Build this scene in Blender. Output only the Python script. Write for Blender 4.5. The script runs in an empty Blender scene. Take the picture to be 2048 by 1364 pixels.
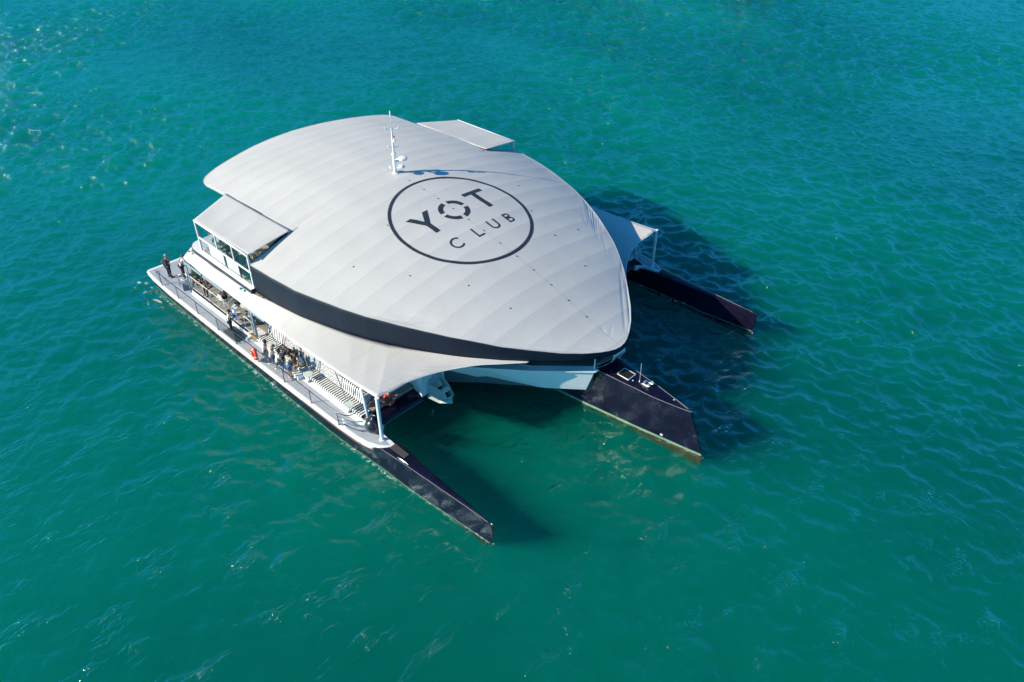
import bpy, bmesh, math, random
import numpy as np
from mathutils import Vector, Matrix
R = math.radians
random.seed(7)
sc = bpy.context.scene
COL = sc.collection

# ------------------------------------------------------------------ camera
cd = bpy.data.cameras.new("camera"); cam = bpy.data.objects.new("camera", cd); COL.objects.link(cam)
FPX, PITCH, YAW = 1620.27, 37.1131, 133.9482
cam.location = (24.6973, -29.7247, 31.6247)
cam.rotation_euler = (R(90 - PITCH), 0, R(YAW - 90))
cd.sensor_width = 36.0; cd.lens = 36.0 * FPX / 2048.0
cd.clip_start = 0.5; cd.clip_end = 8000
sc.camera = cam

# ------------------------------------------------------------------ world, sun, exposure
SUN_EL, SUN_TO = 29.0, 59.5            # elevation; azimuth the light travels towards (from +X, counterclockwise)
w = bpy.data.worlds.new("World"); sc.world = w; w.use_nodes = True
nt = w.node_tree
sky = nt.nodes.new("ShaderNodeTexSky"); sky.sky_type = 'NISHITA'; sky.sun_disc = False
sky.sun_elevation = R(SUN_EL)
sd = (-math.cos(R(SUN_TO)), -math.sin(R(SUN_TO)))
sky.sun_rotation = math.atan2(sd[0], sd[1])
sky.ozone_density = 4.0; sky.air_density = 1.0; sky.dust_density = 1.2
tint = nt.nodes.new("ShaderNodeMix"); tint.data_type = 'RGBA'; tint.blend_type = 'MULTIPLY'; tint.inputs[0].default_value = 1
tint.inputs[7].default_value = (.26, 1.30, 1.92, 1)      # the deep, clear blue of this sky
nt.links.new(sky.outputs[0], tint.inputs[6]); nt.links.new(tint.outputs[2], nt.nodes["Background"].inputs[0])
nt.nodes["Background"].inputs[1].default_value = 0.066
sl = bpy.data.lights.new("sun", 'SUN'); sl.energy = 5.2; sl.angle = R(0.5); sl.color = (1.0, 0.87, 0.67)
so = bpy.data.objects.new("sun", sl); COL.objects.link(so)
dvec = Vector((math.cos(R(SUN_TO)) * math.cos(R(SUN_EL)), math.sin(R(SUN_TO)) * math.cos(R(SUN_EL)), -math.sin(R(SUN_EL))))
so.rotation_euler = dvec.to_track_quat('-Z', 'Y').to_euler(); so.location = (-20, -40, 40)
sc.view_settings.view_transform = 'Standard'; sc.view_settings.look = 'None'
sc.view_settings.exposure = 0.39; sc.view_settings.gamma = 1.0
sc.cycles.max_bounces = 12; sc.cycles.volume_bounces = 4; sc.cycles.transparent_max_bounces = 12
sc.cycles.sample_clamp_indirect = 6.0

# ------------------------------------------------------------------ materials
class NT:
    def __init__(s, name):
        s.m = bpy.data.materials.new(name); s.m.use_nodes = True; s.t = s.m.node_tree; s.n = s.t.nodes
        s.b = s.n["Principled BSDF"]
    def node(s, typ, **k):
        n = s.n.new(typ)
        for a, v in k.items(): setattr(n, a, v)
        return n
    def link(s, a, b): s.t.links.new(a, b)
    def set(s, n, **k):
        for a, v in k.items():
            key = a.replace('_', ' ')
            n.inputs[key].default_value = v
    def noise(s, scale, detail=3, rough=.55, vec=None, **k):
        n = s.node("ShaderNodeTexNoise", **k); n.inputs["Scale"].default_value = scale
        n.inputs["Detail"].default_value = detail; n.inputs["Roughness"].default_value = rough
        if vec is not None: s.link(vec, n.inputs["Vector"])
        return n.outputs[0]
    def math(s, op, a, b=None, c=None, clamp=False):
        n = s.node("ShaderNodeMath", operation=op); n.use_clamp = clamp
        for i, v in enumerate((a, b, c)):
            if v is None: continue
            if isinstance(v, (int, float)): n.inputs[i].default_value = v
            else: s.link(v, n.inputs[i])
        return n.outputs[0]
    def ramp(s, fac, stops):
        n = s.node("ShaderNodeValToRGB"); e = n.color_ramp.elements
        while len(e) < len(stops): e.new(.5)
        for el, (p, c) in zip(e, stops): el.position = p; el.color = (*c, 1)
        s.link(fac, n.inputs[0]); return n.outputs[0]
    def mix(s, fac, a, b):
        n = s.node("ShaderNodeMix", data_type='RGBA')
        for i, v in ((0, fac), (6, a), (7, b)):
            if isinstance(v, (int, float)): n.inputs[i].default_value = v
            elif isinstance(v, tuple): n.inputs[i].default_value = (*v, 1)
            else: s.link(v, n.inputs[i])
        return n.outputs[2]
    def mapping(s, vec, scale=(1, 1, 1), rot=0, loc=(0, 0, 0)):
        n = s.node("ShaderNodeMapping"); n.inputs["Scale"].default_value = scale
        n.inputs["Rotation"].default_value = (0, 0, rot); n.inputs["Location"].default_value = loc
        s.link(vec, n.inputs[0]); return n.outputs[0]
    def coord(s, kind="Object"): return s.node("ShaderNodeTexCoord").outputs[kind]
    def bump(s, h, dist, strength=1.0):
        n = s.node("ShaderNodeBump"); n.inputs["Distance"].default_value = dist; n.inputs["Strength"].default_value = strength
        s.link(h, n.inputs["Height"]); s.link(n.outputs[0], s.b.inputs["Normal"]); return n

def paint(name, col, rough=.4, metal=0., var=.08, scale=3., coat=0., bump=0.0):
    t = NT(name); c = t.coord()
    f = t.noise(scale, 4, .6, c)
    lo = tuple(x * (1 - var) for x in col); hi = tuple(min(1, x * (1 + var)) for x in col)
    t.link(t.ramp(f, [(.3, lo), (.7, hi)]), t.b.inputs["Base Color"])
    t.set(t.b, Roughness=rough, Metallic=metal)
    t.b.inputs["Coat Weight"].default_value = coat
    if bump: t.bump(t.noise(scale * 12, 3, .6, c), bump)
    return t.m
M = {}
M['white'] = paint('white_gelcoat', (.78, .79, .79), .35, var=.03)
M['fabric'] = paint('white_fabric', (.76, .765, .76), .7, var=.03, scale=1.2)
M['grey'] = None
M['hem'] = paint('hem_tape', (.42, .42, .41), .7)
M['navy'] = paint('navy_paint', (.012, .013, .035), .28, var=.25, scale=1.5, coat=.3)
M['navy_trim'] = paint('navy_trim', (.02, .025, .05), .4)
M['steel'] = paint('steel_tube', (.42, .45, .48), .28, metal=.9)
M['railsteel'] = paint('rail_steel', (.10, .12, .15), .25, metal=.9)
M['darksteel'] = paint('dark_wire', (.04, .045, .05), .4, metal=.3)
M['alu'] = paint('aluminium_paint', (.45, .52, .50), .5, metal=.15)
M['rubber'] = paint('black_rubber', (.012, .014, .02), .3, coat=.4)
M['bluegrey'] = paint('blue_grey_blind', (.20, .28, .34), .45)
M['dark'] = paint('dark_interior', (.015, .018, .022), .5)
M['matblue'] = paint('dark_mat', (.02, .035, .06), .8, var=.2)
M['orange'] = paint('lifebuoy_orange', (.75, .07, .025), .5)
M['tabletop'] = paint('pale_green_tabletop', (.60, .68, .64), .35)
M['tan'] = paint('tan_pad', (.50, .46, .38), .8)
M['green_boot'] = paint('green_boot_stripe', (.10, .22, .12), .6, var=.25, scale=2)
M['antifoul'] = paint('dark_antifouling', (.012, .016, .014), .7, var=.4)
M['leaf'] = paint('leaf_green', (.025, .05, .018), .6, var=.5, scale=8)
M['leafcyan'] = paint('teal_leaf', (.03, .14, .10), .6, var=.4, scale=8)
M['pot'] = paint('pot_dark', (.05, .05, .05), .6)
M['nav_green'] = paint('green_lens', (.0, .35, .25), .3)
M['blue_cloth'] = paint('blue_cloth', (.02, .09, .35), .8)

def deck_grey():   # painted walkway with faint planking seams running fore and aft
    t = NT('grey_deck_paint'); c = t.coord()
    sx = t.node("ShaderNodeSeparateXYZ"); t.link(c, sx.inputs[0])
    y = t.math('MULTIPLY', sx.outputs[1], 4.5); fr = t.math('FRACT', y)
    line = t.math('LESS_THAN', fr, .07)
    base = t.ramp(t.noise(2.5, 4, .6, c), [(.3, (.36, .38, .42)), (.7, (.44, .46, .50))])
    t.link(t.mix(t.math('MULTIPLY', line, .3), base, (.22, .23, .26)), t.b.inputs["Base Color"])
    t.set(t.b, Roughness=.7); return t.m
M['grey'] = deck_grey()
def deck_beige():
    t = NT('beige_plank_floor'); c = t.coord()
    sx = t.node("ShaderNodeSeparateXYZ"); t.link(c, sx.inputs[0])
    fr = t.math('FRACT', t.math('MULTIPLY', sx.outputs[0], 5.0))
    line = t.math('LESS_THAN', fr, .09)
    base = t.ramp(t.noise(3, 4, .6, t.mapping(c, (6, 1, 1))), [(.3, (.24, .215, .175)), (.7, (.36, .33, .28))])
    t.link(t.mix(t.math('MULTIPLY', line, .55), base, (.08, .07, .06)), t.b.inputs["Base Color"])
    t.set(t.b, Roughness=.7); return t.m
M['beige'] = deck_beige()
def striped(name, freq):
    t = NT(name); c = t.coord()
    sx = t.node("ShaderNodeSeparateXYZ"); t.link(c, sx.inputs[0])
    fr = t.math('FRACT', t.math('MULTIPLY', sx.outputs[0], freq))
    line = t.math('GREATER_THAN', fr, .5)
    t.link(t.mix(line, (.025, .028, .035), (.78, .78, .76)), t.b.inputs["Base Color"])
    t.set(t.b, Roughness=.8); return t.m
M['stripe'] = striped('black_white_striped_fabric', 5.6)
def stripedY(name, freq):
    t = NT(name); c = t.coord()
    sx = t.node("ShaderNodeSeparateXYZ"); t.link(c, sx.inputs[0])
    fr = t.math('FRACT', t.math('MULTIPLY', sx.outputs[1], freq))
    t.link(t.mix(t.math('GREATER_THAN', fr, .5), (.03, .033, .04), (.6, .62, .65)), t.b.inputs["Base Color"])
    t.set(t.b, Roughness=.8); return t.m
M['stripey'] = stripedY('striped_slats', 4.2)
def terrazzo():
    t = NT('speckled_fabric'); c = t.coord()
    v = t.node("ShaderNodeTexVoronoi"); v.inputs["Scale"].default_value = 16; t.link(c, v.inputs["Vector"])
    n = t.noise(22, 3, .7, c)
    t.link(t.ramp(t.math('ADD', t.math('MULTIPLY', v.outputs[0], .6), t.math('MULTIPLY', n, .6)),
                  [(.46, (.07, .07, .08)), (.62, (.50, .50, .51))]), t.b.inputs["Base Color"])
    t.set(t.b, Roughness=.85); return t.m
M['terrazzo'] = terrazzo()
def solar(name):
    t = NT(name); c = t.coord(); sx = t.node("ShaderNodeSeparateXYZ"); t.link(c, sx.inputs[0])
    a = t.math('LESS_THAN', t.math('FRACT', t.math('MULTIPLY', sx.outputs[1], 9)), .35)
    t.link(t.mix(a, (.07, .065, .06), (.035, .035, .035)), t.b.inputs["Base Color"]); t.set(t.b, Roughness=.8); return t.m
M['tread'] = solar('ribbed_tread')
def glass(name, tint, refl=.12):
    t = NT(name); t.n.remove(t.b)
    tr = t.node("ShaderNodeBsdfTransparent"); tr.inputs[0].default_value = (*tint, 1)
    gl = t.node("ShaderNodeBsdfGlossy"); gl.inputs["Roughness"].default_value = .04
    geo = t.node("ShaderNodeNewGeometry"); dt = t.node("ShaderNodeVectorMath", operation='DOT_PRODUCT')
    t.link(geo.outputs["Normal"], dt.inputs[0]); t.link(geo.outputs["Incoming"], dt.inputs[1])
    fr = t.math('MULTIPLY_ADD', t.math('POWER', t.math('SUBTRACT', 1.0, t.math('ABSOLUTE', dt.outputs["Value"]), clamp=True), 5.0), .94, .05)
    mx = t.node("ShaderNodeMixShader"); t.link(fr, mx.inputs[0]); t.link(tr.outputs[0], mx.inputs[1]); t.link(gl.outputs[0], mx.inputs[2])
    t.link(mx.outputs[0], t.n["Material Output"].inputs[0]); return t.m
M['glass'] = glass('clear_glass', (.90, .93, .93))
M['frost'] = paint('frosted_panel', (.56, .61, .59), .35, var=.05)
M['hatchglass'] = paint('smoked_hatch_glass', (.02, .018, .012), .08)

def canopy_mat(name='canopy_fabric', wr=1.0):
    # UV: u = metres along the hull, v = metres in from the edge
    t = NT(name); c = t.coord(); uv = t.node("ShaderNodeUVMap").outputs[0]
    sx = t.node("ShaderNodeSeparateXYZ"); t.link(c, sx.inputs[0])
    su = t.node("ShaderNodeSeparateXYZ"); t.link(uv, su.inputs[0])
    # welded seams every 1.365 m
    ph = t.math('FRACT', t.math('MULTIPLY', t.math('ADD', sx.outputs[0], 40.96 - 0.03), 1 / 1.365))
    seam = t.math('LESS_THAN', ph, .022)
    wv = t.noise(.22, 3, .5, t.mapping(c, (.5, 1.5, 1)))
    base = t.ramp(wv, [(.3, (.57, .555, .525)), (.7, (.625, .605, .57))])
    dirt = t.ramp(t.noise(1.4, 5, .7, t.mapping(c, (1, .25, 1))), [(.35, (1, 1, 1)), (.75, (.955, .95, .94))])
    mm = t.node("ShaderNodeMix", data_type='RGBA', blend_type='MULTIPLY'); mm.inputs[0].default_value = 1
    t.link(base, mm.inputs[6]); t.link(dirt, mm.inputs[7])
    t.link(t.mix(t.math('MULTIPLY', seam, .40), mm.outputs[2], (.36, .37, .39)), t.b.inputs["Base Color"])
    t.set(t.b, Roughness=.62); t.b.inputs["Specular IOR Level"].default_value = .3
    # edge wrinkles: strongest close to the edge towards the nose, in patches
    near = t.math('SUBTRACT', 1.0, t.math('MULTIPLY', su.outputs[1], .62), clamp=True)
    near = t.math('MULTIPLY', near, t.math('MULTIPLY_ADD', su.outputs[1], 4.0, .1, clamp=True))
    fwd = t.math('MULTIPLY_ADD', sx.outputs[0], .085, 1.0, clamp=True)
    patch = t.math('MULTIPLY_ADD', t.noise(.42, 2, .5, t.mapping(uv, (1.3, 1, 1))), 5.0, -2.35, clamp=True)
    wn = t.noise(1.0, 2, .55, t.mapping(uv, (6.5, .75, 1), rot=R(24)))
    wn = t.math('POWER', wn, 1.5)
    mask = t.math('MULTIPLY', t.math('MULTIPLY', near, fwd), patch)
    fine = t.math('MULTIPLY', t.noise(.8, 4, .55, t.mapping(c, (1, .6, 1))), .05)
    h = t.math('ADD', t.math('MULTIPLY', wn, t.math('MULTIPLY', mask, wr)), fine)
    t.bump(h, .32)
    return t.m
M['canopy'] = canopy_mat()

def ribbed_navy():
    t = NT('navy_valance'); c = t.coord(); uv = t.node("ShaderNodeUVMap").outputs[0]
    n = t.noise(1.0, 4, .65, t.mapping(uv, (9, .35, 1)))
    t.link(t.ramp(n, [(.3, (.004, .009, .022)), (.7, (.007, .015, .032))]), t.b.inputs["Base Color"])
    t.set(t.b, Roughness=.6); t.b.inputs["Specular IOR Level"].default_value = .25; return t.m
M['valance'] = ribbed_navy()
def logo_mat():
    t = NT('logo_vinyl'); c = t.coord(); n = t.noise(9, 4, .7, c)
    t.link(t.ramp(n, [(.35, (.022, .027, .040)), (.75, (.045, .053, .070))]), t.b.inputs["Base Color"]); t.set(t.b, Roughness=.5); return t.m
M['logo'] = logo_mat()

def hull_navy():   # glossy navy topsides, the ripples' reflections come from a slightly wavy coat
    t = NT('navy_hull_gloss'); c = t.coord()
    n = t.noise(1.3, 4, .65, c)
    t.link(t.ramp(n, [(.3, (.004, .004, .014)), (.75, (.011, .009, .028))]), t.b.inputs["Base Color"])
    # sunlight dancing off the water, painted in: broken pale flecks, denser in patches
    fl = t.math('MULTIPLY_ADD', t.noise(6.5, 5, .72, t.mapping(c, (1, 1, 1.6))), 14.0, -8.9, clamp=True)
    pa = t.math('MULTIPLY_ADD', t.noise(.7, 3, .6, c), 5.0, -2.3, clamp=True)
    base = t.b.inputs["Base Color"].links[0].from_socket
    sparkle = t.math('MULTIPLY', t.math('MULTIPLY', fl, pa), .42)
    t.link(t.mix(sparkle, base, (.42, .42, .45)), t.b.inputs["Base Color"])
    t.link(t.math('MULTIPLY_ADD', t.noise(1.7, 4, .7, c), .30, .06), t.b.inputs["Roughness"])
    t.b.inputs["Specular IOR Level"].default_value = .3; t.b.inputs["Coat Weight"].default_value = .1
    t.bump(t.noise(1.6, 3, .6, c), .03); return t.m
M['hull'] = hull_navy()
def boot_mat():
    t = NT('weathered_boot_stripe'); c = t.coord(); sx = t.node("ShaderNodeSeparateXYZ"); t.link(c, sx.inputs[0])
    n = t.noise(5, 5, .7, c)
    hgt = t.math('ADD', sx.outputs[2], t.math('MULTIPLY_ADD', n, .16, -.08))
    g = t.ramp(t.noise(1.5, 4, .6, c), [(.3, (.12, .24, .15)), (.7, (.20, .33, .22))])
    br = t.ramp(t.noise(7, 4, .7, c), [(.3, (.02, .014, .006)), (.6, (.07, .04, .012)), (.8, (.20, .12, .03))])
    k = t.math('MULTIPLY_ADD', hgt, 30.0, -1.0, clamp=True)
    t.link(t.mix(k, br, g), t.b.inputs["Base Color"]); t.set(t.b, Roughness=.6); return t.m
M['boot'] = boot_mat()

def water_mat():
    t = NT('sea_water'); g = t.node("ShaderNodeNewGeometry").outputs["Position"]; t.n.remove(t.b)
    out = t.n["Material Output"]
    # fine ripples on top of the modelled waves, rougher in gusty patches
    warp = t.node("ShaderNodeTexNoise"); warp.inputs["Scale"].default_value = .5; t.link(g, warp.inputs["Vector"])
    v = t.node("ShaderNodeVectorMath", operation='MULTIPLY_ADD'); t.link(warp.outputs[1], v.inputs[0])
    v.inputs[1].default_value = (.5, .5, 0); t.link(g, v.inputs[2])
    d = t.noise(1.9, 4, .60, v.outputs[0])
    gust = t.math('MULTIPLY_ADD', t.noise(.03, 2, .5, t.mapping(g, (1, 2, 1), rot=R(-35))), 1.3, .3)
    ds = t.node("ShaderNodeVectorMath", operation='DISTANCE'); t.link(g, ds.inputs[0]); ds.inputs[1].default_value = (12, -14, 0)   # sheltered water by the bows, wind further out
    gust = t.math('MULTIPLY', gust, t.math('MULTIPLY_ADD', t.math('MULTIPLY_ADD', ds.outputs["Value"], 1/60, -.3, clamp=True), 1.45, .60))
    bn = t.node("ShaderNodeBump"); bn.inputs["Distance"].default_value = .14
    # small steep wavelets in scattered patches: these catch the sun as glints
    pt_ = t.math('MULTIPLY_ADD', t.noise(.75, 3, .62, t.mapping(g, (1, .45, 1), rot=R(35))), 8.0, -4.45, clamp=True)
    wl = t.math('MULTIPLY', t.noise(6.0, 2, .5, g), t.math('MULTIPLY', pt_, t.math('MULTIPLY_ADD', ds.outputs["Value"], -.040, 2.1, clamp=False)))
    wl = t.math('MAXIMUM', wl, 0.0)
    t.link(t.math('ADD', t.math('MULTIPLY', d, gust), wl), bn.inputs["Height"])
    tr = t.node("ShaderNodeBsdfTransparent")     # clearer and cloudier patches of water tens of metres across
    pn = t.noise(.022, 3, .5, t.mapping(g, (1, 1.7, 1), rot=R(-25)))
    t.link(t.ramp(pn, [(.36, (.85, .85, .87)), (.58, (1, 1, 1))]), tr.inputs[0])
    gl = t.node("ShaderNodeBsdfGlossy"); gl.inputs["Roughness"].default_value = .09; gl.inputs["Color"].default_value = (.62, .90, 1.0, 1); t.link(bn.outputs[0], gl.inputs["Normal"])
    # Schlick reflectance of water, on the air side only
    geo = t.node("ShaderNodeNewGeometry"); dt = t.node("ShaderNodeVectorMath", operation='DOT_PRODUCT')
    t.link(bn.outputs[0], dt.inputs[0]); t.link(geo.outputs["Incoming"], dt.inputs[1])
    om = t.math('SUBTRACT', 1.0, t.math('ABSOLUTE', dt.outputs["Value"]), clamp=True)
    fr = t.math('MULTIPLY_ADD', t.math('POWER', om, 3.0), .98, .014)
    fr = t.math('MULTIPLY', fr, t.math('SUBTRACT', 1.0, geo.outputs["Backfacing"]))
    mx = t.node("ShaderNodeMixShader"); t.link(fr, mx.inputs[0]); t.link(tr.outputs[0], mx.inputs[1]); t.link(gl.outputs[0], mx.inputs[2])
    # foam: tiny broken patches beside the stern quarter, where the hull disturbs the water
    sx = t.node("ShaderNodeSeparateXYZ"); t.link(g, sx.inputs[0])
    def blob(cx, cy, rx, ry):
        a = t.math('POWER', t.math('ABSOLUTE', t.math('MULTIPLY', t.math('SUBTRACT', sx.outputs[0], cx), 1 / rx)), 2)
        b = t.math('POWER', t.math('ABSOLUTE', t.math('MULTIPLY', t.math('SUBTRACT', sx.outputs[1], cy), 1 / ry)), 2)
        return t.math('SUBTRACT', 1.0, t.math('ADD', a, b), clamp=True)
    m1 = t.math('MAXIMUM', blob(-25, -13.2, 3.6, 1.2), blob(-28.0, -12.5, 1.8, 2.4))
    m1 = t.math('MAXIMUM', m1, t.math('MULTIPLY', blob(-21, -16, 6, 3), .45))
    m1 = t.math('MAXIMUM', m1, t.math('MULTIPLY', blob(-34, -12, 7, 5), .4))
    fo = t.noise(1.9, 6, .75, t.mapping(g, (.8, 1.4, 1), rot=R(30)))
    foam = t.math('MULTIPLY_ADD', t.math('ADD', fo, t.math('MULTIPLY', m1, .16)), 9.0, -6.35, clamp=True)
    foam = t.math('MULTIPLY', foam, t.math('MULTIPLY', m1, 1.2, clamp=True))
    # thin broken lapping line along each hull
    ay = t.math('ABSOLUTE', sx.outputs[1])
    hw = t.math('MULTIPLY', t.math('MULTIPLY', t.math('SUBTRACT', 6.5, sx.outputs[0]), 1/9.0, clamp=True), .76)
    lap = t.math('SUBTRACT', t.math('ABSOLUTE', t.math('SUBTRACT', ay, 12.06)), hw)
    hw2 = t.math('MULTIPLY', t.math('MULTIPLY', t.math('SUBTRACT', 10.5, sx.outputs[0]), 1/11.0, clamp=True), 1.5)
    lap2 = t.math('SUBTRACT', ay, hw2)
    lap = t.math('MINIMUM', lap, lap2)
    band = t.math('SUBTRACT', 1.0, t.math('MULTIPLY', t.math('ABSOLUTE', lap), 6.0), clamp=True)
    inx = t.math('MULTIPLY', t.math('LESS_THAN', sx.outputs[0], 10.45), t.math('GREATER_THAN', sx.outputs[0], -27.1))
    tipx = t.math('MAXIMUM', t.math('LESS_THAN', sx.outputs[0], 6.45), t.math('LESS_THAN', ay, 3.0))
    band = t.math('MULTIPLY', t.math('MULTIPLY', band, inx), tipx)
    ln_ = t.math('MULTIPLY_ADD', t.noise(5.5, 4, .7, g), 9.0, -4.6, clamp=True)
    foam = t.math('MAXIMUM', foam, t.math('MULTIPLY', t.math('MULTIPLY', band, ln_), .8))
    df = t.node("ShaderNodeBsdfDiffuse"); df.inputs[0].default_value = (.7, .75, .73, 1)
    m2 = t.node("ShaderNodeMixShader"); t.link(foam, m2.inputs[0]); t.link(mx.outputs[0], m2.inputs[1]); t.link(df.outputs[0], m2.inputs[2])
    t.link(m2.outputs[0], out.inputs[0])
    # the water itself: a green, turbid volume that light and shadows sink into
    vs = t.node("ShaderNodeVolumeScatter"); vs.inputs["Color"].default_value = (.002, .36, .255, 1); vs.inputs["Density"].default_value = .42; vs.inputs["Anisotropy"].default_value = .1
    va = t.node("ShaderNodeVolumeAbsorption"); va.inputs["Color"].default_value = (0.0, .64, .62, 1); va.inputs["Density"].default_value = .42
    ad = t.node("ShaderNodeAddShader"); t.link(vs.outputs[0], ad.inputs[0]); t.link(va.outputs[0], ad.inputs[1])
    t.link(ad.outputs[0], out.inputs[1])
    t.m.cycles.homogeneous_volume = True; t.m.cycles.volume_sampling = 'DISTANCE'
    return t.m
M['water'] = water_mat()

# ------------------------------------------------------------------ mesh helpers
class MB:
    def __init__(s): s.v = []; s.f = []; s.mi = []; s.cur = 0; s.uv = None
    def add(s, vs, fs):
        o = len(s.v); s.v += [tuple(v) for v in vs]
        for f in fs: s.f.append(tuple(i + o for i in f)); s.mi.append(s.cur)
        return s
    def box(s, a, b):
        x0, y0, z0 = a; x1, y1, z1 = b
        if x0 > x1: x0, x1 = x1, x0
        if y0 > y1: y0, y1 = y1, y0
        if z0 > z1: z0, z1 = z1, z0
        return s.add([(x0,y0,z0),(x1,y0,z0),(x1,y1,z0),(x0,y1,z0),(x0,y0,z1),(x1,y0,z1),(x1,y1,z1),(x0,y1,z1)],
              [(3,2,1,0),(4,5,6,7),(0,1,5,4),(1,2,6,5),(2,3,7,6),(3,0,4,7)])
    def prism(s, poly, z0, z1):
        # polygon (x,y) made counterclockwise; z0,z1 numbers or per-point lists
        ar = sum(poly[i][0]*poly[(i+1)%len(poly)][1]-poly[(i+1)%len(poly)][0]*poly[i][1] for i in range(len(poly)))
        Z0 = z0 if isinstance(z0, (list, tuple)) else [z0]*len(poly); Z1 = z1 if isinstance(z1, (list, tuple)) else [z1]*len(poly)
        if ar < 0: poly = poly[::-1]; Z0 = list(Z0)[::-1]; Z1 = list(Z1)[::-1]
        n = len(poly); vs = [(p[0],p[1],z) for p, z in zip(poly, Z0)] + [(p[0],p[1],z) for p, z in zip(poly, Z1)]
        return s.add(vs, [tuple(range(n-1,-1,-1)), tuple(range(n,2*n))] + [(i,(i+1)%n,n+(i+1)%n,n+i) for i in range(n)])
    def tube(s, pts, r, seg=8, cap=True):
        pts = [Vector(p) for p in pts]; n = len(pts); rr = r if isinstance(r, (list, tuple)) else [r]*n
        vs = []; prev = None
        for i, p in enumerate(pts):
            d = (pts[min(i+1,n-1)] - pts[max(i-1,0)]).normalized()
            if prev is None: a = d.orthogonal().normalized()
            else: a = (prev - d*prev.dot(d)).normalized()
            prev = a; b = d.cross(a)
            for k in range(seg):
                t = 2*math.pi*k/seg; vs.append(p + (a*math.cos(t) + b*math.sin(t))*rr[i])
        fs = [(i*seg+k, i*seg+(k+1)%seg, (i+1)*seg+(k+1)%seg, (i+1)*seg+k) for i in range(n-1) for k in range(seg)]
        if cap: fs += [tuple(range(seg-1,-1,-1)), tuple(range((n-1)*seg, n*seg))]
        return s.add(vs, fs)
    def lathe(s, prof, c, seg=16, axis='z'):
        vs = []
        for (r, z) in prof:
            for k in range(seg):
                t = 2*math.pi*k/seg; q = (r*math.cos(t), r*math.sin(t), z)
                if axis == 'x': q = (q[2], q[0], q[1])
                if axis == 'y': q = (q[0], q[2], q[1])
                vs.append((c[0]+q[0], c[1]+q[1], c[2]+q[2]))
        n = len(prof)
        fs = [(i*seg+k, i*seg+(k+1)%seg, (i+1)*seg+(k+1)%seg, (i+1)*seg+k) for i in range(n-1) for k in range(seg)]
        fs += [tuple(range(seg-1,-1,-1)), tuple(range((n-1)*seg, n*seg))]
        return s.add(vs, fs)
    def ball(s, c, r, seg=12, sc_=(1,1,1)):
        vs = []; rings = seg//2
        for i in range(1, rings):
            p = math.pi*i/rings
            for k in range(seg):
                t = 2*math.pi*k/seg; vs.append((c[0]+r*sc_[0]*math.sin(p)*math.cos(t), c[1]+r*sc_[1]*math.sin(p)*math.sin(t), c[2]+r*sc_[2]*math.cos(p)))
        top = len(vs); vs += [(c[0],c[1],c[2]+r*sc_[2]), (c[0],c[1],c[2]-r*sc_[2])]
        fs = [(i*seg+k, (i+1)*seg+k, (i+1)*seg+(k+1)%seg, i*seg+(k+1)%seg) for i in range(rings-2) for k in range(seg)]
        fs += [(top, k, (k+1)%seg) for k in range(seg)] + [(top+1, (rings-2)*seg+(k+1)%seg, (rings-2)*seg+k) for k in range(seg)]
        return s.add(vs, fs)
    def torus(s, c, R_, r, ax=(1,0,0), seg=28, sub=10):
        ax = Vector(ax).normalized(); a = ax.orthogonal().normalized(); b = ax.cross(a); vs = []
        c = Vector(c)
        for i in range(seg):
            t = 2*math.pi*i/seg; d = a*math.cos(t)+b*math.sin(t)
            for k in range(sub):
                u = 2*math.pi*k/sub; vs.append(c + d*(R_+r*math.cos(u)) + ax*r*math.sin(u))
        fs = [(i*sub+k, i*sub+(k+1)%sub, ((i+1)%seg)*sub+(k+1)%sub, ((i+1)%seg)*sub+k) for i in range(seg) for k in range(sub)]
        return s.add(vs, fs)
    def grid(s, P, nu, nv):   # P[i][j] points
        vs = [p for row in P for p in row]
        return s.add(vs, [(i*nv+j, (i+1)*nv+j, (i+1)*nv+j+1, i*nv+j+1) for i in range(nu-1) for j in range(nv-1)])
    def build(s, name, mats, parent=None, smooth=False, bevel=0, solid=0, uvs=None, auto=None):
        if not isinstance(mats, (list, tuple)): mats = [mats]
        me = bpy.data.meshes.new(name); me.from_pydata([tuple(v) for v in s.v], [], s.f)
        for m in mats: me.materials.append(m)
        me.polygons.foreach_set("material_index", s.mi)
        if uvs is not None:
            ul = me.uv_layers.new(name="UVMap"); li = np.zeros(len(me.loops), dtype=np.int32); me.loops.foreach_get("vertex_index", li)
            ul.data.foreach_set("uv", np.array(uvs, dtype=np.float32)[li].ravel())
        if smooth: me.polygons.foreach_set("use_smooth", [True]*len(me.polygons))
        me.update()
        bm = bmesh.new(); bm.from_mesh(me)
        if uvs is None: bmesh.ops.recalc_face_normals(bm, faces=bm.faces)
        bm.to_mesh(me); bm.free()
        if smooth and auto:
            me.set_sharp_from_angle(angle=R(auto))
        o = bpy.data.objects.new(name, me); COL.objects.link(o)
        if parent: o.parent = parent
        if bevel:
            b = o.modifiers.new("bevel", 'BEVEL'); b.width = bevel; b.segments = 2; b.limit_method = 'ANGLE'
        if solid:
            d = o.modifiers.new("solid", 'SOLIDIFY'); d.thickness = solid; d.offset = 0
        return o
def tag(o, label=None, cat=None, group=None, kind=None):
    if label: o["label"] = label
    if cat: o["category"] = cat
    if group: o["group"] = group
    if kind: o["kind"] = kind
    return o
def empty(name, loc, rz=0, **k):
    o = bpy.data.objects.new(name, None); COL.objects.link(o); o.location = loc; o.rotation_euler = (0, 0, rz); o.empty_display_size = .2
    return tag(o, **k)
def copy_tree(o, parent=None):
    c = o.copy(); COL.objects.link(c); c.parent = parent
    for ch in [x for x in bpy.data.objects if x.parent == o]: copy_tree(ch, c)
    return c

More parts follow.
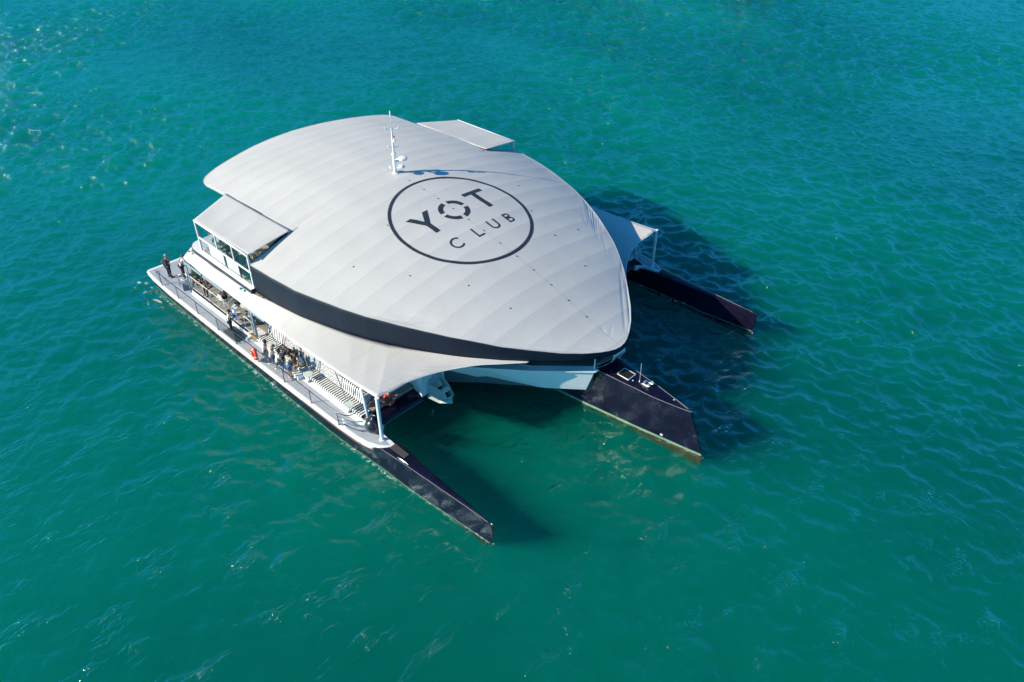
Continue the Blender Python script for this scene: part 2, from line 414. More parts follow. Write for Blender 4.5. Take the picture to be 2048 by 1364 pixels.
# ------------------------------------------------------------------ sea
def graded(lo, hi, c0, c1, h, grow=1.035, far=3000):
    # even spacing h between c0 and c1, then growing steps outwards to +-far
    a = list(np.arange(c0, c1, h)); st = h
    while a[-1] < far: st = min(st*grow if a[-1] < hi else st*1.6, 900); a.append(a[-1]+st)
    b = [c0]; st = h
    while b[-1] > -far: st = min(st*grow if b[-1] > lo else st*1.6, 900); b.append(b[-1]-st)
    return np.array(b[:0:-1] + a)
def build_sea():
    gx = graded(-150, 60, -96, 28, .15, 1.008); gy = graded(-60, 170, -34, 96, .15, 1.008)
    X, Y = np.meshgrid(gx, gy, indexing='ij'); X = X.astype(np.float32); Y = Y.astype(np.float32)
    DX = np.zeros_like(X); DY = np.zeros_like(X); Z = np.zeros_like(X)
    rng = np.random.default_rng(11)
    sp = np.maximum(np.gradient(gx)[:, None], np.gradient(gy)[None, :]).astype(np.float32)
    for i in range(110):
        lam = .36*(5.5/.36)**(rng.random()**1.2); k = 2*math.pi/lam
        th = R(-52) + rng.normal(0, .95); kx, ky = k*math.cos(th), k*math.sin(th)
        slope = .060 if lam < 1.1 else .060*(1.1/lam)**.6
        amp = slope/k; ph = rng.random()*6.28
        fade = np.clip((lam/sp-2.5)/2.0, 0, 1)
        a = (kx*X + ky*Y + ph); c = np.cos(a)*fade; s_ = np.sin(a)*fade
        Z += amp*c; DX -= amp*.9*math.cos(th)*s_; DY -= amp*.9*math.sin(th)*s_
    # gusts and slicks: the chop grows and fades over tens of metres
    env = .86 + .30*np.sin(.061*X+.043*Y+1.3) + .24*np.sin(-.034*X+.083*Y+.4) + .20*np.sin(.13*X-.09*Y+2.2) + .14*np.sin(.21*X+.19*Y)
    g_ = np.clip((np.hypot(X-12, Y+14)-18)/60, 0, 1); env = (np.clip(env, .4, 1.5)*(.80+.85*g_)).astype(np.float32); Z *= env; DX *= env; DY *= env
    d = np.maximum(np.maximum(-190-X, X-100), np.maximum(-100-Y, Y-210)); f = np.clip(1-d/60, 0, 1); Z *= f; DX *= f; DY *= f
    nx, ny = X.shape
    top = np.stack([X+DX, Y+DY, Z], -1).reshape(-1, 3)
    idx = np.arange(nx*ny).reshape(nx, ny)
    q = np.stack([idx[:-1,:-1], idx[1:,:-1], idx[1:,1:], idx[:-1,1:]], -1).reshape(-1, 4)
    bl = np.concatenate([idx[:,0], idx[-1,1:], idx[-2::-1,-1], idx[0,-2:0:-1]]); n = len(bl)
    bot = top[bl].copy(); bot[:,2] = -40; o = nx*ny
    v = np.concatenate([top, bot]); k = np.arange(n); k2 = (k+1) % n
    side = np.stack([bl[k2], bl[k], o+k, o+k2], -1)
    loops = np.concatenate([q.ravel(), side.ravel(), (o+k)[::-1]]).astype(np.int32)
    starts = np.concatenate([np.arange(len(q)+len(side))*4, [(len(q)+len(side))*4]]).astype(np.int32)
    me = bpy.data.meshes.new('water'); me.vertices.add(len(v)); me.vertices.foreach_set("co", v.astype(np.float32).ravel())
    me.loops.add(len(loops)); me.loops.foreach_set("vertex_index", loops)
    me.polygons.add(len(starts)); me.polygons.foreach_set("loop_start", starts)
    me.polygons.foreach_set("use_smooth", np.ones(len(starts), dtype=bool))
    me.materials.append(M['water']); me.update(calc_edges=True); me.validate()
    ob = bpy.data.objects.new('water', me); COL.objects.link(ob); return ob
sea = build_sea(); tag(sea, kind='structure')
# ------------------------------------------------------------------ the vessel
boat = empty('passenger_trimaran', (0, 0, 0), label='large white-canopied trimaran party vessel with navy hulls and round YOT CLUB logo', cat='boat')

# ---- canopy surface
ZX = [-27.4,-26.5,-25.52,-23.75,-21.03,-18.1,-16.27,-14.53,-13.08,-11.7,-10.38,-9.01,-7.64,-6.31,-4.95,-3.57,-2.23,0,1.87,3.1,4.4]
ZZ = [7.55,7.78,7.95,8.2,8.47,8.63,8.65,8.6,8.5,8.37,8.19,7.99,7.77,7.5,7.2,6.87,6.5,5.83,5.17,4.74,4.38]
KX = [-27.4,-25.5,-22,-14.5,-3.0,-1.0,.4,1.5,2.5,4.4]
KY = [.012,.0118,.0152,.0160,.0156,.0150,.0172,.018,.018,.018]
WX = [-27.35,-27.3,-27.1,-26.8,-26.5,-26.2,-25.9,-25.6,-25.2,-24.7,-14.47]
WY = [0,1.3,2.9,4.2,5.4,6.5,7.2,7.7,8.05,8.17,8.17]
FX = [-14.43,-12.5,-10.54,-8.92,-7.4,-6.02,-4.17,-3.02,-1.8,-1.03,.38,1.55,2.7,3.48,3.94,4.2,4.33,4.38]
FY = [11.21,11.05,10.77,10.33,9.87,9.33,8.42,7.76,7.02,6.47,5.36,4.24,3.06,2.08,1.33,.80,.42,0]
def wid(x): return float(np.interp(x, WX, WY)) if x < -14.45 else float(np.interp(x, FX, FY))
_zx = np.linspace(-27.4, 4.4, 320); _zz = np.interp(_zx, ZX, ZZ)
for _ in range(3):
    _p = np.pad(_zz, 6, mode='reflect', reflect_type='odd'); _zz = np.convolve(_p, np.ones(13)/13, 'valid')
PAN = 1.365
def csurf(x, y):
    z = float(np.interp(x, _zx, _zz)) - float(np.interp(x, KX, KY)) * y * y
    u = ((x + 40.96) / PAN) % 1.0; s = 1 - (2*u - 1)**2
    e = max(0.0, min(1.0, (wid(min(max(x, -27.3), 4.36)) - abs(y)) / .6))
    return z - .019 * s * e
xs = sorted(set([-27.35,-27.33,-27.3] + list(np.arange(-27.2, -14.5, .105)) + [-14.47, -14.43] + list(np.arange(-14.32, 3.9, .105)) + [3.94,4.02,4.1,4.17,4.23,4.28,4.32,4.35,4.37,4.379]))
NV = 121; rows = []; uvs = []
for x in xs:
    wd = max(wid(x), .005); row = []
    for j in range(NV):
        s_ = -1 + 2*j/(NV-1); s_ = math.copysign(abs(s_)**.9, s_); y = s_*wd
        row.append((x, y, csurf(x, y))); d = min(wd-abs(y), max(4.38-x, 0)*.8+.0)
        uvs.append((x + abs(y)*.9, d))
    rows.append(row)
mb = MB(); mb.grid(rows, len(xs), NV)
mb.f = [f[::-1] for f in mb.f]
canopy = mb.build('canopy', M['canopy'], boat, smooth=True, uvs=uvs)
for p in (): pass

# ridge seam, ball studs
studs = [(-13.08,0),(-11.7,0),(-10.38,0),(-9.01,0),(-7.64,0),(-6.31,0),(-4.95,0),(-3.57,0),(-2.23,0),(-.85,0),(.5,0),(1.87,0),
         (-6.33,-5.85),(-6.32,4.21),(-9.03,5.89),(-10.38,-4.07),(-3.76,3.6),(-3.6,-3.9),(-1.0,-3.2),(-9.2,-7.6),(-3.6,5.6),(-.9,3.1)]
for x, y in studs:
    z = csurf(x, y); m = MB(); m.lathe([(.045,-.02),(.045,.012),(.03,.03),(.0,.035)], (x, y, z), 10)
    m.build('stud', M['navy_trim'], canopy, smooth=True)
m = MB(); P = []
for x in np.arange(-27.1, 4.2, .25):
    P.append([(x, y, csurf(x, y)+.007) for y in (-.014, 0, .014)])
m.grid(P, len(P), 3); m.build('ridge_seam', paint('seam_tape', (.50, .51, .52), .6), canopy)

# hem along the canopy edge and valances below it
def edge_pts(xa, xb, step=.12):
    return [(x, wid(x), csurf(x, wid(x))) for x in np.append(np.arange(xa, xb, step), xb)]
BOTX = [-14.43,-13,-10.9,-8.8,-6.9,-4.9,-3.1,-1.85,.37,1.44,2.7,3.5,3.95,4.38]
BOTZ = [4.66,4.62,4.60,4.55,4.5,4.42,4.38,4.36,4.28,4.19,4.13,4.09,4.05,4.02]
nose = [(x, max(wid(x), 0.0)) for x in [3.94,4.05,4.12,4.2,4.25,4.29,4.33,4.36,4.38]]
fx = list(np.arange(-14.43, 3.93, .15)) + [a for a, b in nose]
half = [(x, -wid(x)) for x in fx] + [(x, wid(x)) for x in fx[::-1][1:]]
P = []; uv = []; L = 0
for i, (x, y) in enumerate(half):
    if i: L += math.hypot(x-half[i-1][0], y-half[i-1][1])
    zt = csurf(x, y) - .004; zb = float(np.interp(x, BOTX, BOTZ)); row = []
    for k in range(7):
        t_ = k/6; row.append((x, y, zt+(zb-zt)*t_)); uv.append((L, t_))
    P.append(row)
m = MB(); m.grid(P, len(P), 7); val = m.build('valance', M['valance'], canopy, smooth=True, uvs=uv, solid=.03)
m = MB()
m.tube([(x, y*1.001, csurf(x, y)-.004) for x, y in half[::1]], .015, 6)
m.tube([(x, s*wid(x), csurf(x, wid(x))+.002) for s in (1,) for x in np.append(np.arange(-27.34,-24.6,.06), -14.5)], .016, 6)
m.tube([(x, -wid(x), csurf(x, wid(x))+.002) for x in np.append(np.arange(-27.34,-24.6,.06), -14.5)], .016, 6)
for s in (-1, 1): m.tube([(-14.45, s*y, csurf(-14.5, y)+.002) for y in np.arange(8.17, 11.3, .3)], .03, 6)
m.build('canopy_hem', M['hem'], canopy, smooth=True)
# pale stern fascia
sx_ = [x for x in np.arange(-27.34, -24.6, .07)] + list(np.arange(-24.5, -22, .5)) + [-22.0]
half = [(x, -wid(x)) for x in sx_[::-1]] + [(x, wid(x)) for x in sx_[1:]]
P = [[(x, y, csurf(x, y)-.004), (x+.01, y*.995, csurf(x, y)-.26)] for x, y in half]
m = MB(); m.grid(P, len(P), 2); m.build('stern_fascia', paint('pale_fascia', (.55, .60, .68), .5), canopy, smooth=True, solid=.03)

# ---- logo on the canopy
def drape(m, quadfn, nu, nv, off=.012):
    P = []
    for i in range(nu):
        row = []
        for j in range(nv):
            v, u = quadfn(i/(nu-1), j/(nv-1)); x, y = -v, u; row.append((x, y, csurf(x, y)+off))
        P.append(row)
    m.grid(P, nu, nv)
def stroke(m, a, b, wd):
    (v0, u0), (v1, u1) = a, b; L_ = math.hypot(v1-v0, u1-u0); nx, ny = -(u1-u0)/L_, (v1-v0)/L_
    drape(m, lambda s, t: (v0+(v1-v0)*s+nx*wd*(t-.5), u0+(u1-u0)*s+ny*wd*(t-.5)), max(3, int(L_/.1)), 5)
def arc(m, c, r0, r1, a0, a1, ev=1.0):
    drape(m, lambda s, t: (c[0]+(r0+(r1-r0)*t)*math.sin(R(a0+(a1-a0)*s))*ev, c[1]+(r0+(r1-r0)*t)*math.cos(R(a0+(a1-a0)*s))), max(8, int(abs(a1-a0)/3)), 5)
m = MB(); arc(m, (8.25, -.04), 4.24, 4.45, 0, 360); m.build('logo_ring', M['logo'], canopy)
m = MB()   # Y
def poly_fill(m, poly, step=.12, off=.014):
    # polygon in (v,u): cut into fine triangles by subdividing
    bm = bmesh.new(); vs = [bm.verts.new((-v, u, 0)) for v, u in poly]; bm.faces.new(vs)
    bmesh.ops.triangulate(bm, faces=bm.faces[:])
    for _ in range(4):
        es = [e for e in bm.edges if e.calc_length() > .2]
        if not es: break
        bmesh.ops.subdivide_edges(bm, edges=es, cuts=1); bmesh.ops.triangulate(bm, faces=bm.faces[:])
    bm.verts.index_update()
    m.add([(v.co.x, v.co.y, csurf(v.co.x, v.co.y)+off) for v in bm.verts], [tuple(v.index for v in f.verts) for f in bm.faces]); bm.free()
poly_fill(m, [(7.88,-2.42),(8.76,-2.42),(9.86,-3.12),(9.86,-2.70),(9.10,-2.25),(9.88,-1.78),(9.88,-1.36),(8.76,-2.08),(7.88,-2.08)])
m.build('letter_y', M['logo'], canopy)
m = MB()
for k in range(4): arc(m, (8.88, -.03), .68, .99, 9+90*k, 81+90*k)
m.build('letter_o', M['logo'], canopy)
m = MB(); poly_fill(m, [(7.9,2.03),(9.56,2.03),(9.56,1.45),(9.87,1.45),(9.87,3.04),(9.56,3.04),(9.56,2.38),(7.9,2.38)]); m.build('letter_t', M['logo'], canopy)
m = MB(); arc(m, (6.45,-2.05), .33, .45, 42, 318); m.build('letter_c', M['logo'], canopy)
m = MB(); stroke(m, (6.87,-.58), (6.03,-.58), .12); stroke(m, (6.09,-.52), (6.09,-.12), .12); m.build('letter_l', M['logo'], canopy)
m = MB(); stroke(m, (6.87,.70), (6.35,.70), .12); stroke(m, (6.87,1.25), (6.35,1.25), .12); arc(m, (6.35,.975), .215, .335, 180, 360); m.build('letter_u', M['logo'], canopy)
m = MB(); stroke(m, (6.87,2.07), (6.03,2.07), .12)
for c_, r_ in ((6.67, .20), (6.255, .225)):
    stroke(m, (c_+r_-.055, 2.12), (c_+r_-.055, 2.3), .11); stroke(m, (c_-r_+.055, 2.12), (c_-r_+.055, 2.3), .11); arc(m, (c_, 2.3), r_-.11, r_, -90, 90)
m.build('letter_b', M['logo'], canopy)

# ---- mast
mast = MB(); mx, mz = -14.47, 8.52
mast.lathe([(.22,-.05),(.22,.06),(.15,.1)], (mx,0,mz), 14)
mast.tube([(mx,0,mz),(mx,0,mz+1.35)], [.13,.12], 12)
mast.tube([(mx,0,mz+1.3),(mx,0,mz+1.42)], [.15,.15], 12)
mast.tube([(mx,0,mz+1.4),(mx,0,11.6)], [.075,.05], 10)
mo = mast.build('mast', M['white'], boat, smooth=True, auto=40)
m = MB(); m.tube([(mx,0,11.6),(mx,0,12.35),(mx,0,12.45),(mx,0,12.72)], [.02,.02,.04,.03], 8); m.build('whip_antenna', M['white'], mo, smooth=True)
for z_, L_ in ((11.55,.42),(10.35,.32),(9.0,.35)):
    m = MB(); m.tube([(mx-L_*.6,-L_*.8,z_+.05),(mx-L_*.5,-L_*.7,z_),(mx+L_*.5,L_*.7,z_),(mx+L_*.6,L_*.8,z_+.05)], .03, 6)
    for s in (-1,1): m.lathe([(.02,0),(.045,.04),(.045,.08),(.02,.10)], (mx+s*L_*.6,s*L_*.8,z_+.03), 10)
    m.build('crossarm', M['white'], mo, smooth=True)
m = MB(); m.box((mx+.05,-.06,10.75),(mx+.25,.06,10.85)); m.lathe([(.05,0),(.06,.1),(.03,.14)], (mx+.2,0,10.85), 10); m.build('lamp_bracket', M['white'], mo)
m = MB(); m.lathe([(.05,0),(.06,.12),(.03,.15)], (mx+.14,.02,11.0), 10); m.build('signal_lamp', M['orange'], mo)
m = MB(); m.lathe([(.20,-.02),(.27,0),(.29,.05),(.29,.14),(.24,.18),(.1,.19)], (mx+.62,.22,9.62), 20); m.tube([(mx+.08,0,9.55),(mx+.6,.2,9.62)], .05, 8); m.build('radar_dome', M['white'], mo, smooth=True, auto=50)
m = MB(); m.lathe([(.06,0),(.22,.05),(.24,.1),(.15,.19),(.04,.22)], (mx+.45,.18,9.0), 16); m.tube([(mx+.08,0,8.95),(mx+.42,.17,9.0)], .035, 8); m.build('satellite_dome', M['white'], mo, smooth=True)
for q_ in ((mx+.1,.15,9.35),(mx-.25,-.12,8.9)):
    m = MB(); m.ball(q_, .12, 12, (1,1,.8)); m.build('dome_lamp', M['white'], mo, smooth=True)

# ---- hulls
def yat(tab, x): return float(np.interp(x, [t[0] for t in tab], [t[1] for t in tab]))
OUT = [(-27.0,12.75),(-26,12.9),(-23,13.02),(-15,13.04),(-5,12.98),(-3.1,12.9),(-1.47,12.52),(.76,12.36),(2.43,12.26),(4.09,12.17),(6.16,12.09),(6.3,12.07)]
WLO = [(-27.0,12.5),(-25.5,12.65),(-17,12.76),(-6,12.82),(-4,12.76),(-2.4,12.62),(.6,12.54),(2.1,12.45),(3.6,12.32),(5.2,12.2),(6.38,12.11)]
INN = [(-27.0,10.8),(-6,10.9),(-4,11.1),(-2.3,11.55),(-.2,11.6),(1.9,11.74),(3.7,11.84),(5.5,11.95),(6.16,12.03),(6.3,12.05)]
WLI = [(-27.0,11.0),(-6,11.1),(-2.3,11.5),(2.6,11.66),(4.5,11.85),(5.8,12.0),(6.38,12.07)]
def hull(s):
    X = list(np.arange(-27, 5.9, .4)) + [6.0, 6.1, 6.16, 6.22]
    P = []
    for x in X:
        zt = 1.10 if x < -3 else (1.12 + (x+3)*.15 if x < -1.2 else 1.40)
        if x < -3: zt = 1.10
        zt = min(zt, 1.41)
        st = min(1.0, max(0.0, (x-5.6)/.62)); fx_ = lambda z: x + (.24*(1-(z-.85)**2/.8) * st)
        o, wo, wi, n = yat(OUT,x), yat(WLO,x), yat(WLI,x), yat(INN,x); mid = (o+n)/2
        row = [(12.05, -.6), (wo, -.02), (wo, .05), (wo+(o-wo)*.45, .5), (wo+(o-wo)*.8, .85), (o, zt), (o-.02, zt+.012), (mid, zt+.06*(1-st)), (n+.03*(1-st), zt+.03), (n, zt-.05), ((n+wi)/2, .7), (wi, .05), (wi, -.02), (12.03, -.6)]
        P.append([(fx_(z), s*y, z) for y, z in row])
    m = MB(); m.cur = 0; nv = len(P[0]); vs = [p for r_ in P for p in r_]
    fs = []; mi = []
    for i in range(len(P)-1):
        for j in range(nv-1):
            fs.append((i*nv+j,(i+1)*nv+j,(i+1)*nv+j+1,i*nv+j+1)); mi.append(1 if j in (1,11) else (2 if j in (0,12) else 0))
    e = (len(P)-1)*nv
    fs.append(tuple(range(nv))); mi.append(0); fs.append(tuple(e+k for k in range(nv))[::-1]); mi.append(0)
    m.v = vs; m.f = fs; m.mi = mi
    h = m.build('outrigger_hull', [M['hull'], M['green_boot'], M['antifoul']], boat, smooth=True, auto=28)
    # white knuckle line from the walkway nose to the tip, thin red line under the gunwale
    m = MB(); m.tube([(x, s*(yat(OUT,x)-.005), 1.408) for x in np.arange(-1.5, 6.2, .2)], .007, 6); m.build('sheer_line', M['hem'], h)
    m = MB(); m.tube([(x, s*(yat(OUT,x)+.012), 1.06) for x in np.arange(-26.9, -1.9, .3)], .014, 6); m.build('pinstripe', paint('red_pinstripe', (.35,.05,.06), .5), h)
    # foredeck tread pad and small cleat
    m = MB(); P = [[(x, s*y, 1.478) for y in (11.78+.02*(x+1.2), 12.0, 12.2-.04*(x+1.2))] for x in (-1.15,-.7,-.3,.0)]; m.grid(P, 4, 3); m.build('tread_pad', M['tread'], h, solid=.02)
    m = MB(); m.tube([(-.3, s*12.34, 1.46), (-.1, s*12.34, 1.5), (.3, s*12.32, 1.5), (.5, s*12.3, 1.46)], .018, 6); m.tube([(-.05,s*12.34,1.4),(-.05,s*12.34,1.5)], .02, 6); m.tube([(.25,s*12.32,1.4),(.25,s*12.32,1.5)], .02, 6); m.build('cleat', M['steel'], h)
    return h
hull(-1); hull(1)
# main hull: wedge bow with a sharp knuckle
CD = [(-3,1.35),(1,1.2),(3.5,.86),(5.2,.68),(6.1,.57),(6.9,.50),(8.5,.22),(9.25,.04)]
CW = [(-3,1.55),(.7,1.38),(3.2,1.1),(6.5,.66),(8.4,.36),(9.6,.17),(10.38,.03)]
P = []
for x in list(np.arange(-3, 9.2, .4)) + [9.25]:
    o, wl = yat(CD, x), None
    t_ = (x+3)/12.25; xw = -3 + t_*13.38; wl = yat(CW, xw); zt = 2.72 - .12*min(1, max(0, (x-3.5)/4)); 
    sec = [(0, wl*.6, -1.2), (0, wl, 0.), (0.26, wl, .30), (0.26+.01, wl+.0, .302)]
    row = []
    def pt(f, y, z): return (xw + (x-xw)*f, y, z)
    L_ = [pt(0, -wl*.45, -.7), pt(0, -wl, 0.), pt(.05, -wl, .20), pt(.30, -(wl*.72+o*.28), .9), pt(.65, -(wl*.35+o*.65), 1.8), pt(1, -o, zt), pt(1, -o+.015, zt+.012), pt(1, 0, zt+.07)]
    P.append(L_ + [(a, -b, c) for a, b, c in L_[::-1][1:]])
nv = len(P[0]); m = MB(); vs = [p for r_ in P for p in r_]; fs = []; mi = []
for i in range(len(P)-1):
    for j in range(nv-1):
        fs.append((i*nv+j,(i+1)*nv+j,(i+1)*nv+j+1,i*nv+j+1)); mi.append(1 if j in (0,1,nv-2,nv-3) else 0)
e = (len(P)-1)*nv; fs.append(tuple(range(nv))); mi.append(0); fs.append(tuple(e+k for k in range(nv))[::-1]); mi.append(0)
m.v, m.f, m.mi = vs, fs, mi
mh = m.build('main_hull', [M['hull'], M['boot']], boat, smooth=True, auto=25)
m = MB()
for s in (-1,1): m.tube([(x, s*(yat(CD,x)-.01), 2.735 - .12*min(1, max(0, (x-3.5)/4))) for x in np.arange(3.0, 9.3, .3)], .008, 6)
m.build('sheer_line', M['hem'], mh)
# hatch, dome, aerial, windlass
hz = 2.72
m = MB(); m.box((4.56,-.34,hz-.05),(5.34,.34,hz)); m.build('hatch_base', M['navy_trim'], mh)
m = MB()
for a, b in (((4.56,-.35,hz-.02),(4.59,.35,hz+.05)),((5.33,-.35,hz-.02),(5.36,.35,hz+.05)),((4.59,-.35,hz-.02),(5.33,-.32,hz+.05)),((4.59,.32,hz-.02),(5.33,.35,hz+.05))): m.box(a, b)
hf = m.build('deck_hatch', M['white'], mh, bevel=.01)
m = MB(); m.box((4.59,-.32,hz),(5.33,.32,hz+.03)); m.build('pane', M['hatchglass'], hf)
for q_ in ((5.55,-.18,2.72),(8.1,.12,2.66)):
    m = MB(); m.ball(q_, .04, 10); m.build('deck_light', M['white'], mh, smooth=True)
m = MB(); m.lathe([(.035,0),(.035,.10),(.015,.16)], (5.88,-.02,2.68), 10); m.tube([(5.88,-.02,2.8),(5.86,.0,4.0)], .008, 6); m.build('whip_antenna', M['white'], mh)
m = MB(); m.box((6.02,-.1,2.68),(6.5,.22,2.74)); m.lathe([(.09,0),(.09,.14),(.06,.18)], (6.2,.06,2.74), 12); m.tube([(6.15,-.1,2.8),(6.55,-.1,2.8)], .03, 6); m.tube([(6.1,.22,2.8),(6.6,.22,2.8)], .03, 6)
wl_ = m.build('windlass', M['steel'], mh)
for y_ in (.32,-.02):
    m = MB(); m.lathe([(.1,-.03),(.1,.03)], (6.5,y_,2.82), 12, 'y'); m.build('wheel', M['bluegrey'], wl_)
m = MB(); m.box((7.9,-.46,.33),(8.05,-.38,.42)); m.build('hull_sensor', M['white'], mh)

# ---- walkways (side decks)
WOUT = [(-27.05,12.75),(-26.9,12.88),(-26,12.98),(-23.8,13.07),(-15,13.1),(-10,13.07),(-4.6,13.0),(-3.1,12.92),(-2.3,12.79),(-1.64,12.53),(-1.29,12.24),(-1.02,11.98),(-.98,11.86),(-1.08,11.77),(-1.5,11.72),(-2.2,11.70),(-2.55,11.55),(-2.75,11.25)]
def offset_poly(p, d):
    out = []; n = len(p)
    ar = sum(p[i][0]*p[(i+1)%n][1]-p[(i+1)%n][0]*p[i][1] for i in range(n)); sg = 1 if ar > 0 else -1
    for i in range(n):
        a, b, c = Vector(p[i-1]), Vector(p[i]), Vector(p[(i+1)%n]); e1 = (b-a).normalized(); e2 = (c-b).normalized()
        nn = (Vector((-e1.y,e1.x))+Vector((-e2.y,e2.x)))*sg
        if nn.length < 1e-4: nn = Vector((-e1.y,e1.x))*sg
        nn.normalize(); cs = max(.45, nn.dot(Vector((-e1.y,e1.x))*sg)); out.append(tuple(b+nn*(d/cs)))
    return out
def side_deck(s):
    full = [(x, s*y) for x, y in WOUT] + [(-3.6, s*11.3), (-22, s*11.3), (-22, s*8.5), (-26.9, s*8.5)]
    n = len(full); lo = [(x, (abs(y)-.04)*s) for x, y in full]
    m = MB()
    top = full; bot = offset_poly(full, .05)
    vs = [(x,y,1.08) for x,y in bot]+[(x,y,1.38) for x,y in top]+[(x,y,1.45) for x,y in offset_poly(full,.05)]
    fs = [tuple(range(n)), tuple(range(2*n,3*n))]+[(i,(i+1)%n,n+(i+1)%n,n+i) for i in range(n)]+[(n+i,n+(i+1)%n,2*n+(i+1)%n,2*n+i) for i in range(n)]
    m.add(vs, fs); d = m.build('side_deck', M['white'], boat)
    inn = [(x, s*y) for x, y in WOUT if x < -2.4 or y > 11.9] 
    inn = [(x, s*y) for x, y in WOUT[1:12]] + [(-1.5, s*11.86), (-2.4, s*11.78), (-3.4, s*11.75), (-3.6,s*12.04), (-22, s*12.04), (-22, s*8.6), (-26.7, s*8.6)]
    ins = offset_poly(inn, .13)
    m = MB(); m.prism(ins, 1.452, 1.458); m.build('deck_surface', M['grey'], d)
    return d
side_deck(-1); side_deck(1)
def sd_box(name, a, b, mat, parent=boat, bevel=0):
    m = MB(); m.box(a, b); return m.build(name, mat, parent, bevel=bevel)

# ---- coaming, cabin floor, superstructure
for s in (-1, 1):
    cm = MB(); cm.box((-22, s*11.3, 1.46), (-15.05, s*12.05, 1.86)); cm.box((-13.9, s*11.3, 1.46), (-10.3, s*12.0, 1.72)); cm.box((-9.2, s*11.3, 1.46), (-3.3, s*11.97, 1.72))
    cm.box((-13.9, s*11.95, 1.46), (-14.7, s*11.3, 1.84)); co = cm.build('coaming', M['white'], boat, bevel=.02)
    m = MB(); m.box((-22.05, s*12.0, 1.84), (-15.05, s*12.09, 1.885)); m.box((-14.75,s*11.95,1.82),(-13.9,s*12.02,1.865)); m.build('edge_trim', M['navy_trim'], co)
    # boarding steps
    m = MB(); m.box((-10.3, s*11.3, 1.46), (-9.2, s*11.75, 1.72)); m.box((-9.7, s*11.75, 1.46), (-9.25, s*12.35, 1.70)); m.build('step', M['white'], co, bevel=.015)
m = MB(); m.prism([(-23.5,-11.28),(-14.2,-11.28),(-14.2,11.28),(-23.5,11.28)], 1.3, 1.875); m.box((-22,-11.9,1.862),(-15.05,-11.28,1.88)); m.box((-14.2,-11.28,1.3),(-3.7,11.28,1.875))
m.box((-15.05,-12.0,1.3),(-14.2,-11.28,1.6)); m.build('cabin_floor', M['beige'], boat)
# inner cabin block (dark glass and white panels) seen under the roofs
sup = MB(); sup.box((-24,-9.2,1.88),(-14.6,9.2,4.5)); sup.box((-14.5,-8.2,1.5),(-3.35,8.2,4.15)); so_ = sup.build('cabin_block', M['dark'], boat)
for s in (-1,1):
    for k in range(5):
        x0 = -23.6+k*1.8; m = MB(); m.box((x0, s*9.2, 2.0),(x0+1.3, s*9.24, 4.2)); m.build('panel', [M['white'],M['bluegrey'],M['frost'],M['bluegrey'],M['white']][k], so_)

# fore platform: diagonal bulwarks with flange, white walls, crossbeam wings
for s in (-1, 1):
    m = MB()   # transverse wall at x = -3 and end wall facing the outer hull
    m.add([(-3.0,s*8.32,1.42),(-3.0,s*5.7,1.42),(-3.0,s*6.9,3.0),(-3.0,s*8.32,3.0),(-4.6,s*8.32,1.42),(-4.6,s*8.32,3.0),(-4.6,s*5.7,1.42),(-4.6,s*6.9,3.0)],
          [(0,1,2,3),(0,3,5,4),(4,5,7,6),(3,2,7,5),(0,4,6,1)])
    m.build('bulkhead', M['white'], boat)
    m = MB()   # diagonal flared bulwark
    top = [(-2.9,s*7.05),(-1.25,s*5.6),(1.1,s*3.72),(3.72,s*1.32)]; bot = [(-3.05,s*5.75),(-1.1,s*4.6),(1.5,s*2.95),(3.3,s*1.45)]
    vs = [(x,y,2.98) for x,y in top]+[(x,y,1.5) for x,y in bot]+[(x-.6,y-s*.5,2.98) for x,y in top]+[(x-.6,y-s*.5,1.5) for x,y in bot]
    fs = [(i,i+1,5+i,4+i) for i in range(3)]+[(8+i,9+i,13+i,12+i) for i in range(3)]+[(i,i+1,9+i,8+i) for i in range(3)]+[(4+i,5+i,13+i,12+i) for i in range(3)]+[(3,7,15,11),(0,4,12,8)]
    m.add(vs, fs); bw = m.build('bulwark', M['white'], boat)
    m = MB(); m.prism([(-3.0,s*7.15),(-1.25,s*5.72),(1.12,s*3.84),(3.82,s*1.36),(3.86,s*1.1),(3.4,s*1.05),(1.0,s*3.3),(-1.6,s*5.3),(-3.0,s*6.6)], 2.985, 3.06); m.build('flange', M['white'], bw)
m = MB(); m.prism([(-3.0,-6.6),(-1.6,-5.3),(1.0,-3.3),(3.4,-1.05),(3.4,1.05),(1.0,3.3),(-1.6,5.3),(-3.0,6.6)], 1.52, 3.05)
m.build('fore_deck', paint('fore_deck_grey', (.10,.11,.12), .7), boat)
m = MB(); m.prism([(-3.0,-5.4),(-2.2,-4.9),(.3,-2.9),(1.8,-1.6),(1.8,1.6),(.3,2.9),(-2.2,4.9),(-3.0,5.4)], 3.052, 4.9); fb = m.build('fore_bulkhead', M['dark'], boat)
